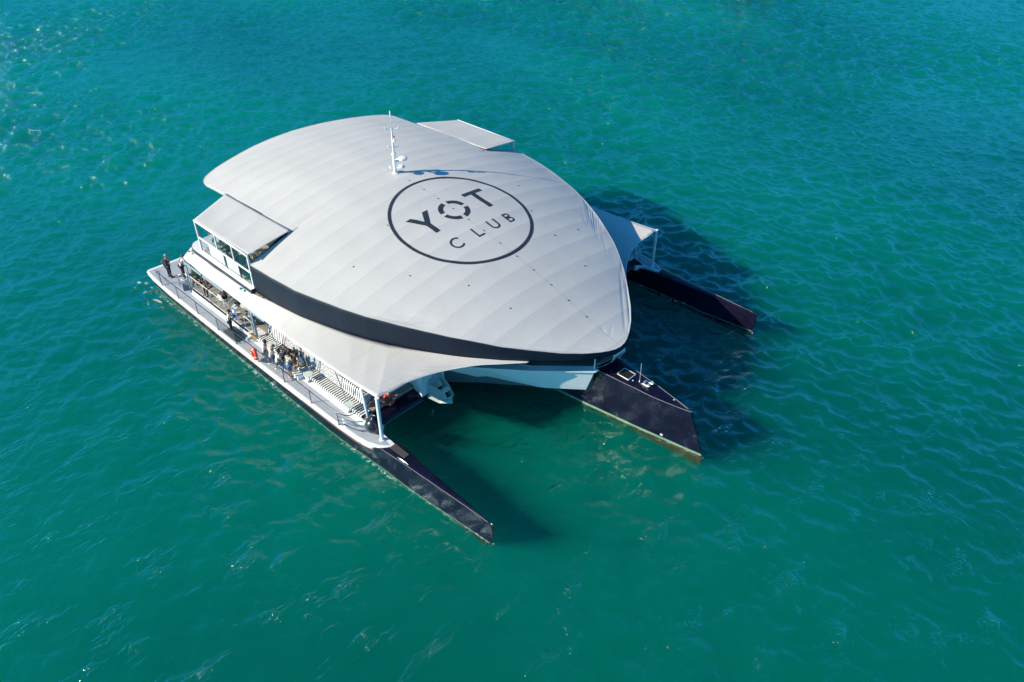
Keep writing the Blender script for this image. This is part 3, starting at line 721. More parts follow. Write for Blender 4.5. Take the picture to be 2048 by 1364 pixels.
for s in (-1,1):
    for (a, b, mat) in (((.72,s*2.72),(1.30,s*2.16),'white'),((1.5,s*1.98),(1.78,s*1.7),'bluegrey'),((-1.2,s*4.25),(-.1,s*3.35),'dark')):
        ax = Vector((b[0]-a[0], b[1]-a[1])).normalized(); nn = Vector((ax.y,-ax.x)); nn = nn if nn.y*s > 0 else -nn
        o1, o2 = nn*.01, nn*.07
        m = MB(); m.prism([(a[0]+o1.x,a[1]+o1.y),(b[0]+o1.x,b[1]+o1.y),(b[0]+o2.x,b[1]+o2.y),(a[0]+o2.x,a[1]+o2.y)], 3.06, 4.5); m.build('panel', M[mat], fb)
    # bow posts and rail
    for pp, r_ in (([(3.6,s*1.2,3.05),(3.6,s*1.2,4.15)], .035), ([(-1.2,s*5.2,3.05),(-1.2,s*5.2,4.3)], .02), ([(-.2,s*5.0,3.9),(1.1,s*3.5,3.1)],.015)):
        m = MB(); m.tube(pp, r_, 8); m.build('awning_post', M['white'], boat)
m = MB()
for z_ in (3.3, 3.55): m.tube([(3.78+.28*math.cos(t*math.pi/2), 1.25*math.sin(t*math.pi/2), z_) for t in np.linspace(-1,1,13)], .02, 6)
m.build('bow_rail', M['steel'], boat, smooth=True)
m = MB(); m.prism([(4.05,-.25),(4.36,-.5),(4.36,.5),(4.05,.25)], 3.85, 4.0); m.tube([(4.2,0,3.9),(3.9,0,3.05)], .04, 8); m.build('bow_bracket', M['white'], boat)
# crossbeam wing, quarter-elliptic leading edge
for s in (-1, 1):
    P = []
    for k, y in enumerate(np.linspace(8.33, 11.75, 22)):
        fl = max(0, (y-10.9)/.85)**2; fl2 = max(0,(9.0-y)/.67)**2
        xl = -2.93 + fl*.55; row = [(-4.7, s*y, 1.76)]
        for a in np.linspace(90, 0, 12): row.append((-4.1+(xl+4.1)*math.cos(R(a))**.9, s*y, 1.28+.42*math.sin(R(a))**.9 - fl*.0))
        row += [(xl-.02, s*y, 1.22), (-3.6, s*y, 1.0), (-4.7, s*y, .95)]
        P.append(row)
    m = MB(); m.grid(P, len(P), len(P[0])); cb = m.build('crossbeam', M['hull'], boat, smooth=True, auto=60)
    m = MB(); m.tube([(-2.93+max(0,(y-10.9)/.85)**2*.55+.008, s*y, 1.27) for y in np.linspace(8.33, 11.7, 16)], .02, 6); m.build('edge_strip', M['bluegrey'], cb)
    m = MB(); m.box((-4.12, s*8.34, 1.7),(-4.22, s*11.6, 1.98)); c2 = m.build('front_coaming', M['white'], boat, bevel=.02)
    m = MB(); m.box((-4.28, s*8.4, 1.98),(-4.36, s*10.3, 2.8)); m.build('striped_screen', M['stripey'], boat)

# ---- anchor cradle hanging from the starboard bulkhead
ac = MB()
def plate(m, pts, th):   # pts in 3D near-planar; thickened along y
    n = len(pts); m.add([(x,y-th/2,z) for x,y,z in pts]+[(x,y+th/2,z) for x,y,z in pts], [tuple(range(n)), tuple(range(2*n-1,n-1,-1))]+[(i,(i+1)%n,n+(i+1)%n,n+i) for i in range(n)])
plate(ac, [(-2.95,-7.85,2.18),(-2.95,-7.85,1.45),(-2.4,-7.75,1.3),(-1.9,-7.65,1.35),(-1.75,-7.55,1.6),(-1.85,-7.6,1.95),(-2.2,-7.7,2.1)], .05)
plate(ac, [(-2.95,-6.95,2.45),(-2.95,-6.95,1.9),(-2.2,-7.1,1.5),(-1.65,-7.2,1.55),(-1.6,-7.2,1.85),(-2.1,-7.05,2.1)], .05)
ac.tube([(-2.93,-7.85,2.2),(-2.93,-6.95,2.47)], .035, 6); ac.tube([(-2.93,-7.4,2.33),(-2.05,-7.35,1.95)], .025, 6); ac.tube([(-2.93,-7.85,2.2),(-2.93,-7.0,3.0)],.025,6)
ao = ac.build('anchor_cradle', M['alu'], boat)
m = MB(); m.box((-2.2,-7.62,1.93),(-1.9,-7.1,2.02)); m.build('roller_guard', M['white'], ao)
m = MB(); m.tube([(-1.75,-7.5,1.55),(-1.7,-7.15,1.6)], .07, 10); m.build('roller', M['alu'], ao)
m = MB(); m.add([(-2.9,-7.9,1.45),(-2.2,-7.75,1.1),(-1.5,-7.35,1.25),(-1.75,-7.15,1.45),(-2.3,-7.3,1.15),(-2.9,-8.05,1.3),(-2.2,-7.6,1.3),(-1.7,-7.3,1.5)], [(0,1,6),(1,2,7,6),(2,3,7),(1,4,3,2),(0,5,1),(5,4,1),(6,7,4),(7,3,4),(0,6,4,5)]); m.build('anchor_fluke', M['alu'], ao)

# ---- upper deck slabs, glass screens, awnings
def lerp(a, b, t): return tuple(a[i]+(b[i]-a[i])*t for i in range(len(a)))
for s in (-1, 1):
    pl = [(-14.5, s*2.5), (-14.5, s*11.5), (-21.3, s*11.5)] + [(-21.3-.95*math.sin(R(a)), s*(10.75+.75*math.cos(R(a)))) for a in (20,40,60,80)] + [(-22.3, s*10.0), (-22.3, s*2.5)]
    m = MB(); m.prism(pl, 4.62, 4.86); sl_ = m.build('upper_deck', M['navy_trim'], boat, bevel=.03)
    m = MB(); m.prism(offset_poly(pl, .05), 4.862, 4.9); m.build('deck_surface', M['white'], sl_)
    m = MB(); m.box((-14.6, s*3.0, 4.91),(-20.9, s*11.05, 4.93)); m.build('floor_mat', M['tan'], sl_)
    for x in (-21.4,-15.2):
        m = MB(); m.tube([(x,s*11.5,4.75),(x+.05,s*11.75,4.85)], .03, 6); m.lathe([(.06,-.06),(.07,.06)], (x+.05,s*11.8,4.88), 10,'x'); m.lathe([(.06,-.06),(.07,.06)], (x+.35,s*11.72,4.82), 10,'x'); m.tube([(x+.05,s*11.78,4.86),(x+.35,s*11.7,4.82)],.02,6)
        m.build('deck_lamp', M['nav_green'] if x > -20 else M['steel'], sl_)
    # glass screen
    scn = MB(); yy = s*11.2
    scn.box((-20.72,yy-.03,4.93),(-14.5,yy+.03,4.99)); scn.box((-20.72,yy-.04,5.9),(-14.5,yy+.04,6.0)); scn.box((-20.75,yy-.04,7.05),(-14.55,yy+.04,7.13))
    for x in (-20.69,-14.58): scn.box((x-.05,yy-.05,4.9),(x+.05,yy+.05,7.1))
    for x in (-18.35,-16.39): scn.box((x-.04,yy-.04,6.0),(x+.04,yy+.04,7.05))
    scn.box((-14.56,yy,5.9),(-14.5,s*10.9,5.96))
    fr = scn.build('window_frame', M['white'], boat, bevel=.008)
    for x in (-17.6,-15.95):
        m = MB(); m.box((x-.06,yy-.028,4.99),(x+.06,yy+.028,5.9)); m.build('mullion', M['railsteel'], fr)
    for a, b in ((-20.64,-18.39),(-18.31,-16.43),(-16.35,-14.63)):
        m = MB(); m.box((a,yy-.006,6.0),(b,yy+.006,7.05)); m.build('pane', M['glass'], fr)
    for a, b in ((-20.64,-17.65),(-17.55,-16.0),(-15.9,-14.63)):
        m = MB(); m.box((a,yy-.006,4.99),(b,yy+.006,5.9)); m.build('pane', M['glass'], fr)
    for a, b in ((-19.5,-17.75),(-17.45,-16.05)):
        m = MB(); m.box((a,yy+s*.012,5.12),(b,yy+s*.02,5.9)); m.build('frosted_panel', M['frost'], fr)
    # awning roof with gently sagging cloth
    P = []
    A0, A1, B0, B1 = (-21.98,8.17,7.42), (-14.5,8.17,7.62), (-20.7,11.24,7.16), (-14.52,11.24,7.24)
    uv = []
    for i in range(49):
        u = i/48; row = []
        for j in range(17):
            v = j/16; p = lerp(lerp(A0, A1, u), lerp(B0, B1, u), v)
            sag = -.035*math.sin(math.pi*v)*(1-(2*((u*3.2) % 1)-1)**2)
            row.append((p[0], s*p[1], p[2]+sag)); uv.append((p[0], 5.0))
        P.append(row)
    m = MB(); m.grid(P, 49, 17); aw = m.build('awning', M['canopy'], boat, smooth=True, uvs=uv, solid=.02)
    m = MB(); m.tube([(B0[0],s*B0[1],B0[2]),(B1[0],s*B1[1],B1[2])], .045, 8); m.tube([(A1[0],s*A1[1],A1[2]),(B1[0],s*B1[1],B1[2])], .02, 8); m.tube([(A0[0],s*A0[1],A0[2]),(B0[0],s*B0[1],B0[2])], .02, 8); m.build('awning_frame', M['white'], aw, smooth=True)
    # dark return flap under the canopy's after edge
    m = MB(); m.add([(-14.9,s*8.2,7.5),(-14.75,s*9.6,7.0),(-14.7,s*11.1,6.45),(-14.7,s*11.1,5.2),(-14.7,s*8.2,5.6)], [(0,1,2,3,4)]); m.build('return_flap', M['valance'], boat, solid=.02)
    # lower side roof beside the upper deck and side sail forward of it
    P = []; N = 61; uv = []
    OE = [(-22.0,11.98,4.26),(-19.7,12.05,4.10),(-17.1,12.05,4.10),(-14.9,12.06,4.08),(-12.7,12.06,4.03),(-9.1,12.06,4.05),(-5.0,12.05,4.16),(-3.3,12.04,4.26),(-1.95,12.02,4.38)]
    IE = [(-22.35,10.9,4.66),(-19.7,11.47,4.63),(-17.1,11.47,4.63),(-14.6,11.4,4.62),(-13.0,11.1,4.60),(-10.3,10.65,4.57),(-7.4,9.85,4.5),(-6.1,9.32,4.44),(-4.9,8.80,4.40)]
    FE = [(-1.95,12.02,4.38),(-1.87,11.0,4.31),(-1.87,10.03,4.25),(-1.53,8.78,4.22),(-1.06,7.78,4.22),(-.24,6.49,4.24),(.55,5.55,4.22),(1.52,4.40,4.20)]
    IF = [(-4.9,8.80,4.40),(-4.3,8.45,4.39),(-3.7,8.12,4.38),(-2.9,7.65,4.37),(-1.95,7.08,4.36),(-.9,6.36,4.32),(.3,5.42,4.28),(1.5,4.27,4.20)]
    def cur(T, t_):
        t_ = t_*(len(T)-1); i = min(int(t_), len(T)-2); f = t_-i
        p0, p1, p2, p3 = T[max(i-1,0)], T[i], T[i+1], T[min(i+2,len(T)-1)]
        return tuple(.5*((2*p1[k])+(-p0[k]+p2[k])*f+(2*p0[k]-5*p1[k]+4*p2[k]-p3[k])*f*f+(-p0[k]+3*p1[k]-3*p2[k]+p3[k])*f**3) for k in range(3))
    rowsS = []
    for i in range(101):
        t_ = i/100; a, b = cur(IE, t_), cur(OE, t_); rowsS.append((a, b, t_, 0))
    for i in range(1, 61):
        t_ = i/60; a, b = cur(IF, t_), cur(FE, t_); rowsS.append((a, b, t_, 1))
    for (a, b, t_, q) in rowsS:
        row = []
        for j in range(15):
            v = j/14; p = lerp(a, b, v); L_ = math.dist(a, b)
            sag = -.035*L_*math.sin(math.pi*v)*(.6 if q == 0 else .6*(1-t_))
            if q == 0 and t_ < .36: sag = .03*math.sin(math.pi*v)
            if q == 0: sag -= .012*(1-(2*((t_*9) % 1)-1)**2)*math.sin(math.pi*v)
            row.append((p[0], s*p[1], p[2]+sag)); uv.append((p[0]*1.2+abs(p[1]), L_*(1-v)+.35 if q == 1 else 4))
        P.append(row)
    m = MB(); m.grid(P, len(P), 15); sail = m.build('side_sail', M['sail'] if 'sail' in M else M['canopy'], boat, smooth=True, uvs=uv, solid=.02)
    m = MB(); m.tube([(p[0], s*p[1], p[2]) for p in [r_[1] for r_ in rowsS]], .022, 6); m.build('sail_hem', M['fabric'], sail, smooth=True)
    # pole carrying the sail tip, inner post
    m = MB(); m.tube([(-1.91,s*12.06,1.45),(-1.91,s*12.06,4.34)], .10, 14); m.lathe([(.17,0),(.17,.03),(.12,.05)], (-1.91,s*12.06,1.458), 16)
    m.lathe([(.12,0),(.12,.05)], (-1.91,s*12.06,4.33), 14); m.build('sail_pole', M['white'], boat, smooth=True, auto=40)
    m = MB(); m.tube([(-3.2,s*11.85,1.5),(-3.5,s*11.9,4.0)], .08, 12); m.build('roof_post', M['white'], boat, smooth=True)
    # roof-edge beam with rolled blinds
    m = MB(); m.tube([(-22.0,s*11.95,4.12),(-14.7,s*12.0,3.98),(-9,s*12.0,3.93),(-3.6,s*11.95,4.1)], .035, 8); bm_ = m.build('roof_beam', M['alu'], boat)
    for a, b in ((-21.9,-19.75),(-19.6,-17.1),(-14.5,-12.5)):
        m = MB(); m.tube([(a,s*12.02,3.88),(b,s*12.02,3.88)], .085, 12); m.build('rolled_blind', M['bluegrey'], bm_, smooth=True, auto=50)
    # slim posts between floor and roof edge
    for x in (-21.9,-19.5,-16.73,-14.3,-12.4,-9.0,-5.6):
        zb = 1.9 if x < -14 else 1.75; off = 0 if x < -14 else .35
        m = MB(); m.tube([(x+off*.3,s*(12.0-off),zb),(x,s*12.0,3.9)], .028, 8)
        if x > -13: m.tube([(x+.25,s*12.0,3.9),(x+.6,s*(11.4),3.2)], .015, 6)
        m.build('roof_stanchion', M['steel'], boat)
    m = MB(); m.tube([(-14.1,s*11.95,1.87),(-14.1,s*11.98,3.9)], .075, 12); m.build('roof_post', M['bluegrey'], boat, smooth=True)

# ---- seats along the side deck
for s in (-1, 1):
    m = MB(); m.box((-14.0,s*11.35,1.74),(-3.7,s*11.99,1.93)); seat = m.build('bench_seat', M['stripe'], boat, bevel=.04)
    segs = ((-13.9,-12.3,'stripe'),(-12.25,-10.4,'terrazzo'),(-10.35,-8.5,'terrazzo'),(-8.45,-6.4,'terrazzo'),(-6.35,-4.3,'stripe'))
    for a, b, k in segs:
        m = MB(); m.add([(a,s*11.36,1.92),(b,s*11.36,1.92),(b,s*11.16,2.62),(a,s*11.16,2.62),(a,s*11.22,1.92),(b,s*11.22,1.92),(b,s*11.02,2.62),(a,s*11.02,2.62)], [(0,1,2,3),(4,5,6,7),(3,2,6,7),(0,1,5,4),(0,3,7,4),(1,2,6,5)])
        m.build('bench_backrest', M[k], boat, bevel=.03)
        m = MB(); m.tube([(a+.02,s*11.30,2.0),(a+.02,s*11.08,2.68),(b-.02,s*11.08,2.68)], .02, 6); m.build('backrest_rail', M['darksteel'], boat)
    m = MB(); m.box((-4.25,s*11.4,1.95),(-4.1,s*10.4,2.75)); m.build('bench_backrest', M['terrazzo'], boat, bevel=.03)
    for x, y in ((-12.3,12.0),(-8.4,12.1),(-4.65,12.08)):
        m = MB(); m.lathe([(.28,0),(.30,.01),(.30,.035),(.28,.045)], (x,s*y,2.25), 8); tb = m.build('side_table_top', M['tabletop'], boat)
        m = MB(); m.tube([(x,s*(y-.02),1.72),(x,s*(y-.02),2.25)], .035, 10); m.lathe([(.13,0),(.12,.03),(.04,.06)], (x,s*(y-.02),1.72 if y<12 else 1.72), 12); m.build('table_leg', M['steel'], tb, smooth=True, auto=40)

# ---- railings
PX = [-24.43,-22.16,-19.61,-17.06,-14.94,-12.45,-9.72,-7.06,-4.5]
def rail_group(s):
    top = [(-24.75, 12.97, 2.36)] + [(x, 12.97, 2.38) for x in PX] + [(-3.95,12.84,2.39),(-3.76,12.6,2.39),(-3.72,12.3,2.39),(-3.8,11.9,2.39),(-3.9,11.3,2.39),(-4.2,10.1,2.39)]
    m = MB(); m.tube([(x, s*y, z) for x, y, z in top], .026, 8); rl = m.build('handrail', M['railsteel'], boat, smooth=True)
    for k, x in enumerate(PX):
        m = MB(); m.tube([(x,s*12.97,1.45),(x,s*12.97,2.38)], .022, 8); m.lathe([(.05,0),(.05,.015)], (x,s*12.97,1.46), 10); m.build('rail_post', M['darksteel'], rl)
    m = MB()
    for dz in (.3,.6): m.tube([(x, s*y, z-dz) for x, y, z in top[1:11]], .006, 5)
    m.build('rail_wire', M['darksteel'], rl)
    m = MB()   # curved bow rails
    for dz in (.28,.52,.78):
        q = [(-4.5,12.97,2.38-dz),(-4.0,12.9,2.38-dz),(-3.55+dz*.4,12.6,2.38-dz),(-3.35+dz*.5,12.3,2.38-dz),(-3.4+dz*.3,12.0,2.36-dz),(-3.5,11.8,2.4-dz)]
        m.tube([(x, s*y, z) for x, y, z in q], .028, 6)
    m.build('curved_rail', M['steel'], rl, smooth=True)
    m = MB(); m.tube([(-24.43,s*12.97,1.47),(-24.85,s*12.97,2.34)], .015, 6); m.tube([(-24.2,s*12.6,1.47),(-24.55,s*12.9,2.36)], .015, 6); m.build('rail_brace', M['darksteel'], rl)
    # gate section: close horizontal bars beside the dark mat
    m = MB()
    for z_ in (1.6,1.75,1.9,2.05,2.2): m.tube([(-17.06,s*12.97,z_),(-14.94,s*12.97,z_)], .018, 6)
    m.build('gate_bars', M['darksteel'], rl)
    # inner rail on the floor edge
    top = [(-22.1,11.98,2.85),(-17.1,11.98,2.85)]
    m = MB(); m.tube([(x,s*y,z) for x,y,z in top], .024, 8); m.tube([(-15.3,s*11.95,2.85),(-14.45,s*11.95,2.85)], .024, 8)
    for x in (-22.1,-21.2,-20.3,-19.4,-18.5,-17.6,-17.1,-15.3,-14.45): m.tube([(x,s*11.98,1.88),(x,s*11.98,2.85)], .014, 6)
    m.build('inner_handrail', M['white'], boat, smooth=True)
    # stern: hooped rails and boarding gate
    m = MB()
    for (x, y) in ((-23.4,12.2),(-24.2,11.4)):
        m.tube([(x,s*y,1.46),(x,s*y,2.2),(x+.06,s*(y-.12),2.36),(x+.25,s*(y-.35),2.42),(x+.45,s*(y-.6),2.36),(x+.5,s*(y-.7),2.2),(x+.5,s*(y-.7),1.46)], .028, 8)
    m.tube([(-22.3,s*12.0,1.46),(-22.3,s*12.0,2.9)], .05, 8); m.tube([(-22.5,s*11.8,1.46),(-22.5,s*11.8,2.6)], .03, 8)
    m.tube([(-23.4,s*12.2,1.6),(-22.5,s*11.8,2.5)], .014, 6); m.tube([(-23.4,s*12.2,2.2),(-22.5,s*11.8,1.6)], .014, 6); m.tube([(-23.4,s*12.2,2.0),(-22.5,s*11.8,2.0)], .014, 6)
    m.build('stern_hoop_rail', M['steel'], boat, smooth=True)
    m = MB(); m.tube([(-26.4,s*12.5,1.5),(-26.4,s*12.5,1.56)], .02, 6); m.tube([(-26.55,s*12.55,1.56),(-26.25,s*12.45,1.56)], .022, 6); m.tube([(-26.2,s*12.45,1.5),(-26.2,s*12.45,1.56)], .02, 6); m.build('cleat', M['darksteel'], boat)
rail_group(-1); rail_group(1)
m = MB(); m.prism([(-16.75,-12.10),(-15.0,-12.08),(-15.0,-12.86),(-16.7,-12.88)], 1.46, 1.475); m.build('boarding_mat', M['matblue'], boat)
m = MB(); m.box((-15.05,-12.05,1.46),(-14.75,-11.3,1.84)); m.box((-14.95,-12.3,1.46),(-14.8,-12.05,1.6)); m.build('gate_cheek', M['white'], boat, bevel=.01)
m = MB(); m.box((-14.8,-12.12,1.84),(-14.0,-12.03,1.9)); m.build('yellow_marker', paint('amber_marker', (.5,.28,.05), .6), boat)

# ------------------------------------------------------------------ loose things aboard
def lifebuoy(loc, ax, label):
    r = empty('lifebuoy', loc, label=label, cat='lifebuoy', group='orange lifebuoys hung on the rails')
    m = MB(); m.torus((0,0,0), .30, .10, ax); m.build('ring', M['orange'], r, smooth=True)
    axv = Vector(ax).normalized(); a = axv.orthogonal().normalized(); b = axv.cross(a)
    for k in range(4):
        t_ = math.pi/4 + k*math.pi/2; d = a*math.cos(t_)+b*math.sin(t_); tg = axv.cross(d)
        m = MB(); P = []
        for i in range(4):
            c_ = (d*math.cos((i-1.5)*.06)+tg*math.sin((i-1.5)*.06)); P.append([tuple(c_*(.30+.106*math.cos(u))+axv*.106*math.sin(u)) for u in np.linspace(0, 2*math.pi, 13)])
        m.grid(P, 4, 13); m.build('band', M['white'], r, smooth=True)
    return r
lifebuoy((-12.55,-13.10,2.02), (.12,1,-.05), 'orange lifebuoy hung outside the handrail beside the standing group')
lifebuoy((-3.62,-10.16,2.05), (1,-.35,.25), 'orange lifebuoy on the bow-facing rail above the glossy navy crossbeam')
lifebuoy((-4.02,-10.75,2.12), (1,-.5,.1), 'second orange lifebuoy, half hidden behind the pole that carries the sail tip')
m = MB(); m.lathe([(.02,-.46),(.22,-.42),(.38,-.28),(.46,-.05),(.46,.08),(.38,.30),(.22,.43),(.08,.48),(.06,.54),(.0,.55)], (-2.72,-11.95,1.93), 28)
tag(m.build('ball_fender', M['rubber'], None, smooth=True), 'large round black fender on the grey deck between the two white posts', 'fender')

def chair(loc, rz, label, mat='white'):
    r = empty('deck_chair', loc, rz, label=label, cat='chair', group='pale metal chairs on the lower beige deck' if loc[2] < 3 else 'chairs on the upper deck')
    m = MB(); m.box((-.21,-.21,.43),(.21,.21,.46)); m.build('seat', M[mat], r, bevel=.01)
    m = MB(); m.box((-.23,-.2,.60),(-.205,.2,.88)); m.tube([(-.2,-.2,.45),(-.24,-.2,.88),(-.24,.2,.88),(-.2,.2,.45)], .014, 6); m.build('backrest', M[mat], r)
    for a in (-1,1):
        for b in (-1,1):
            m = MB(); m.tube([(a*.2,b*.2,.44),(a*.23,b*.22,0)], .014, 6); m.build('leg', M[mat], r)
    return r
def table(loc, label, grp):
    r = empty('round_table', loc, label=label, cat='table')
    m = MB(); m.lathe([(.38,0),(.40,.01),(.40,.03),(.38,.035)], (0,0,.72), 24); m.build('tabletop', M['white'], r)
    m = MB(); m.tube([(0,0,.02),(0,0,.72)], .035, 10); m.lathe([(.25,0),(.24,.02),(.05,.04)], (0,0,0), 16); m.build('pedestal', M['steel'], r)
    return r
FZ = 1.88
table((-16.6,-11.0,FZ), 'round white table amid the empty white chairs near the boarding gate', '')
table((-19.3,-10.9,FZ), 'round white table beside the woman in the orange top', '')
chair((-17.35,-11.45,FZ), R(25), 'white chair nearest the inner rail, left of the blue cloth')
chair((-16.5,-11.75,FZ), R(95), 'white chair draped with a blue cloth by the boarding gate')
chair((-15.8,-11.2,FZ), R(170), 'white chair right of the white table, turned towards it', )
chair((-17.2,-10.6,FZ), R(-60), 'white chair half under the roof edge behind the white table')
chair((-18.7,-11.5,FZ), R(100), 'pale chair the orange-armed woman sits on')
chair((-20.6,-11.35,FZ), R(160), 'pale chair the woman in maroon sits on')
m = MB(); m.box((-16.72,-11.98,2.05),(-16.30,-11.965,2.78)); m.box((-16.72,-11.965,2.76),(-16.30,-11.9,2.78))
tag(m.build('blue_cloth', M['blue_cloth'], None), 'blue cloth hanging over the back of a white chair by the gate', 'cloth')
chair((-20.0,-10.4,4.93), R(40), 'white chair on the upper deck behind the first upper window', 'white')
chair((-17.9,-9.9,4.93), R(-30), 'pale chair on the upper deck behind the two long-haired women', 'white')
table((-17.2,-9.9,4.93), 'round white table on the upper deck behind the glass', '')
table((-15.3,-9.6,4.93), 'round white table seen through the open triangle beside the awning', '')

def plant(loc, h, r_, n, mat, label, seed):
    rnd = random.Random(seed); root = empty('potted_plant', loc, label=label, cat='plant')
    m = MB(); m.lathe([(.14,0),(.19,.35),(.2,.38),(.15,.37)], (0,0,0), 14); m.build('pot', M['pot'], root, smooth=True, auto=40)
    m = MB(); m.tube([(0,0,.3),(.02,0,h*.7)], [.03,.015], 6); m.build('stem', M['pot'], root)
    m = MB()
    for _ in range(n):
        a = rnd.random()*6.28; rr = r_*math.sqrt(rnd.random()); z = .35+(h-.35)*rnd.random()
        L_ = .12+.2*rnd.random(); b = a+rnd.uniform(-.7,.7); c = Vector((rr*math.cos(a)*(1-.4*z/h), rr*math.sin(a)*(1-.4*z/h), z))
        d = Vector((math.cos(b), math.sin(b), rnd.uniform(-.3,.7))).normalized(); sd_ = d.cross(Vector((0,0,1))).normalized()*L_*.22
        m.add([c, c+d*L_*.5+sd_, c+d*L_, c+d*L_*.5-sd_], [(0,1,2,3)])
    m.build('foliage', M[mat], root)
    return root
plant((-22.3,-11.2,1.46), 1.9, .42, 420, 'leaf', 'dark leafy plant at the after end of the beige lower deck', 3)
plant((-21.6,-10.9,FZ), 1.6, .40, 320, 'leaf', 'dark bushy plant behind the woman in maroon', 4)
plant((-18.9,-10.3,4.93), 1.6, .35, 260, 'leaf', 'dark plant behind the first upper window', 5)
plant((-15.25,-10.9,4.93), .75, .28, 160, 'leafcyan', 'low teal-leaved plant behind the lowest right window pane', 6)

# ------------------------------------------------------------------ people
SK = [paint('skin_'+k, c, .55, var=.04) for k, c in (('fair', (.52,.30,.21)), ('tan', (.36,.19,.12)), ('brown', (.16,.075,.045)))]
CL = {}
def cloth(name, col, pattern=None):
    if name not in CL:
        if pattern:
            t = NT(name); c = t.coord(); v = t.noise(14, 3, .7, c)
            t.link(t.ramp(v, [(.44, col), (.56, pattern)]), t.b.inputs["Base Color"]); t.set(t.b, Roughness=.85); CL[name] = t.m
        else: CL[name] = paint(name, col, .85, var=.12, scale=6)
    return CL[name]
def skin_mesh(name, nodes, edges, mat, parent, sub=1):
    # nodes: (x,y,z,radius); edges: index pairs; root is node 0
    me = bpy.data.meshes.new(name); me.from_pydata([n[:3] for n in nodes], edges, []); me.update()
    o = bpy.data.objects.new(name, me); COL.objects.link(o)
    sk = o.modifiers.new('skin', 'SKIN'); sk.use_smooth_shade = True
    for i, n in enumerate(nodes):
        v = me.skin_vertices[0].data[i]; r = n[3]; v.radius = r if isinstance(r, tuple) else (r, r); v.use_root = (i == 0)
    sb = o.modifiers.new('sub', 'SUBSURF'); sb.levels = sub; sb.render_levels = sub
    dg = bpy.context.evaluated_depsgraph_get(); new = bpy.data.meshes.new_from_object(o.evaluated_get(dg))
    bpy.data.objects.remove(o); new.name = name
    new.materials.clear(); new.materials.append(mat)
    ob = bpy.data.objects.new(name, new); COL.objects.link(ob); ob.parent = parent; return ob
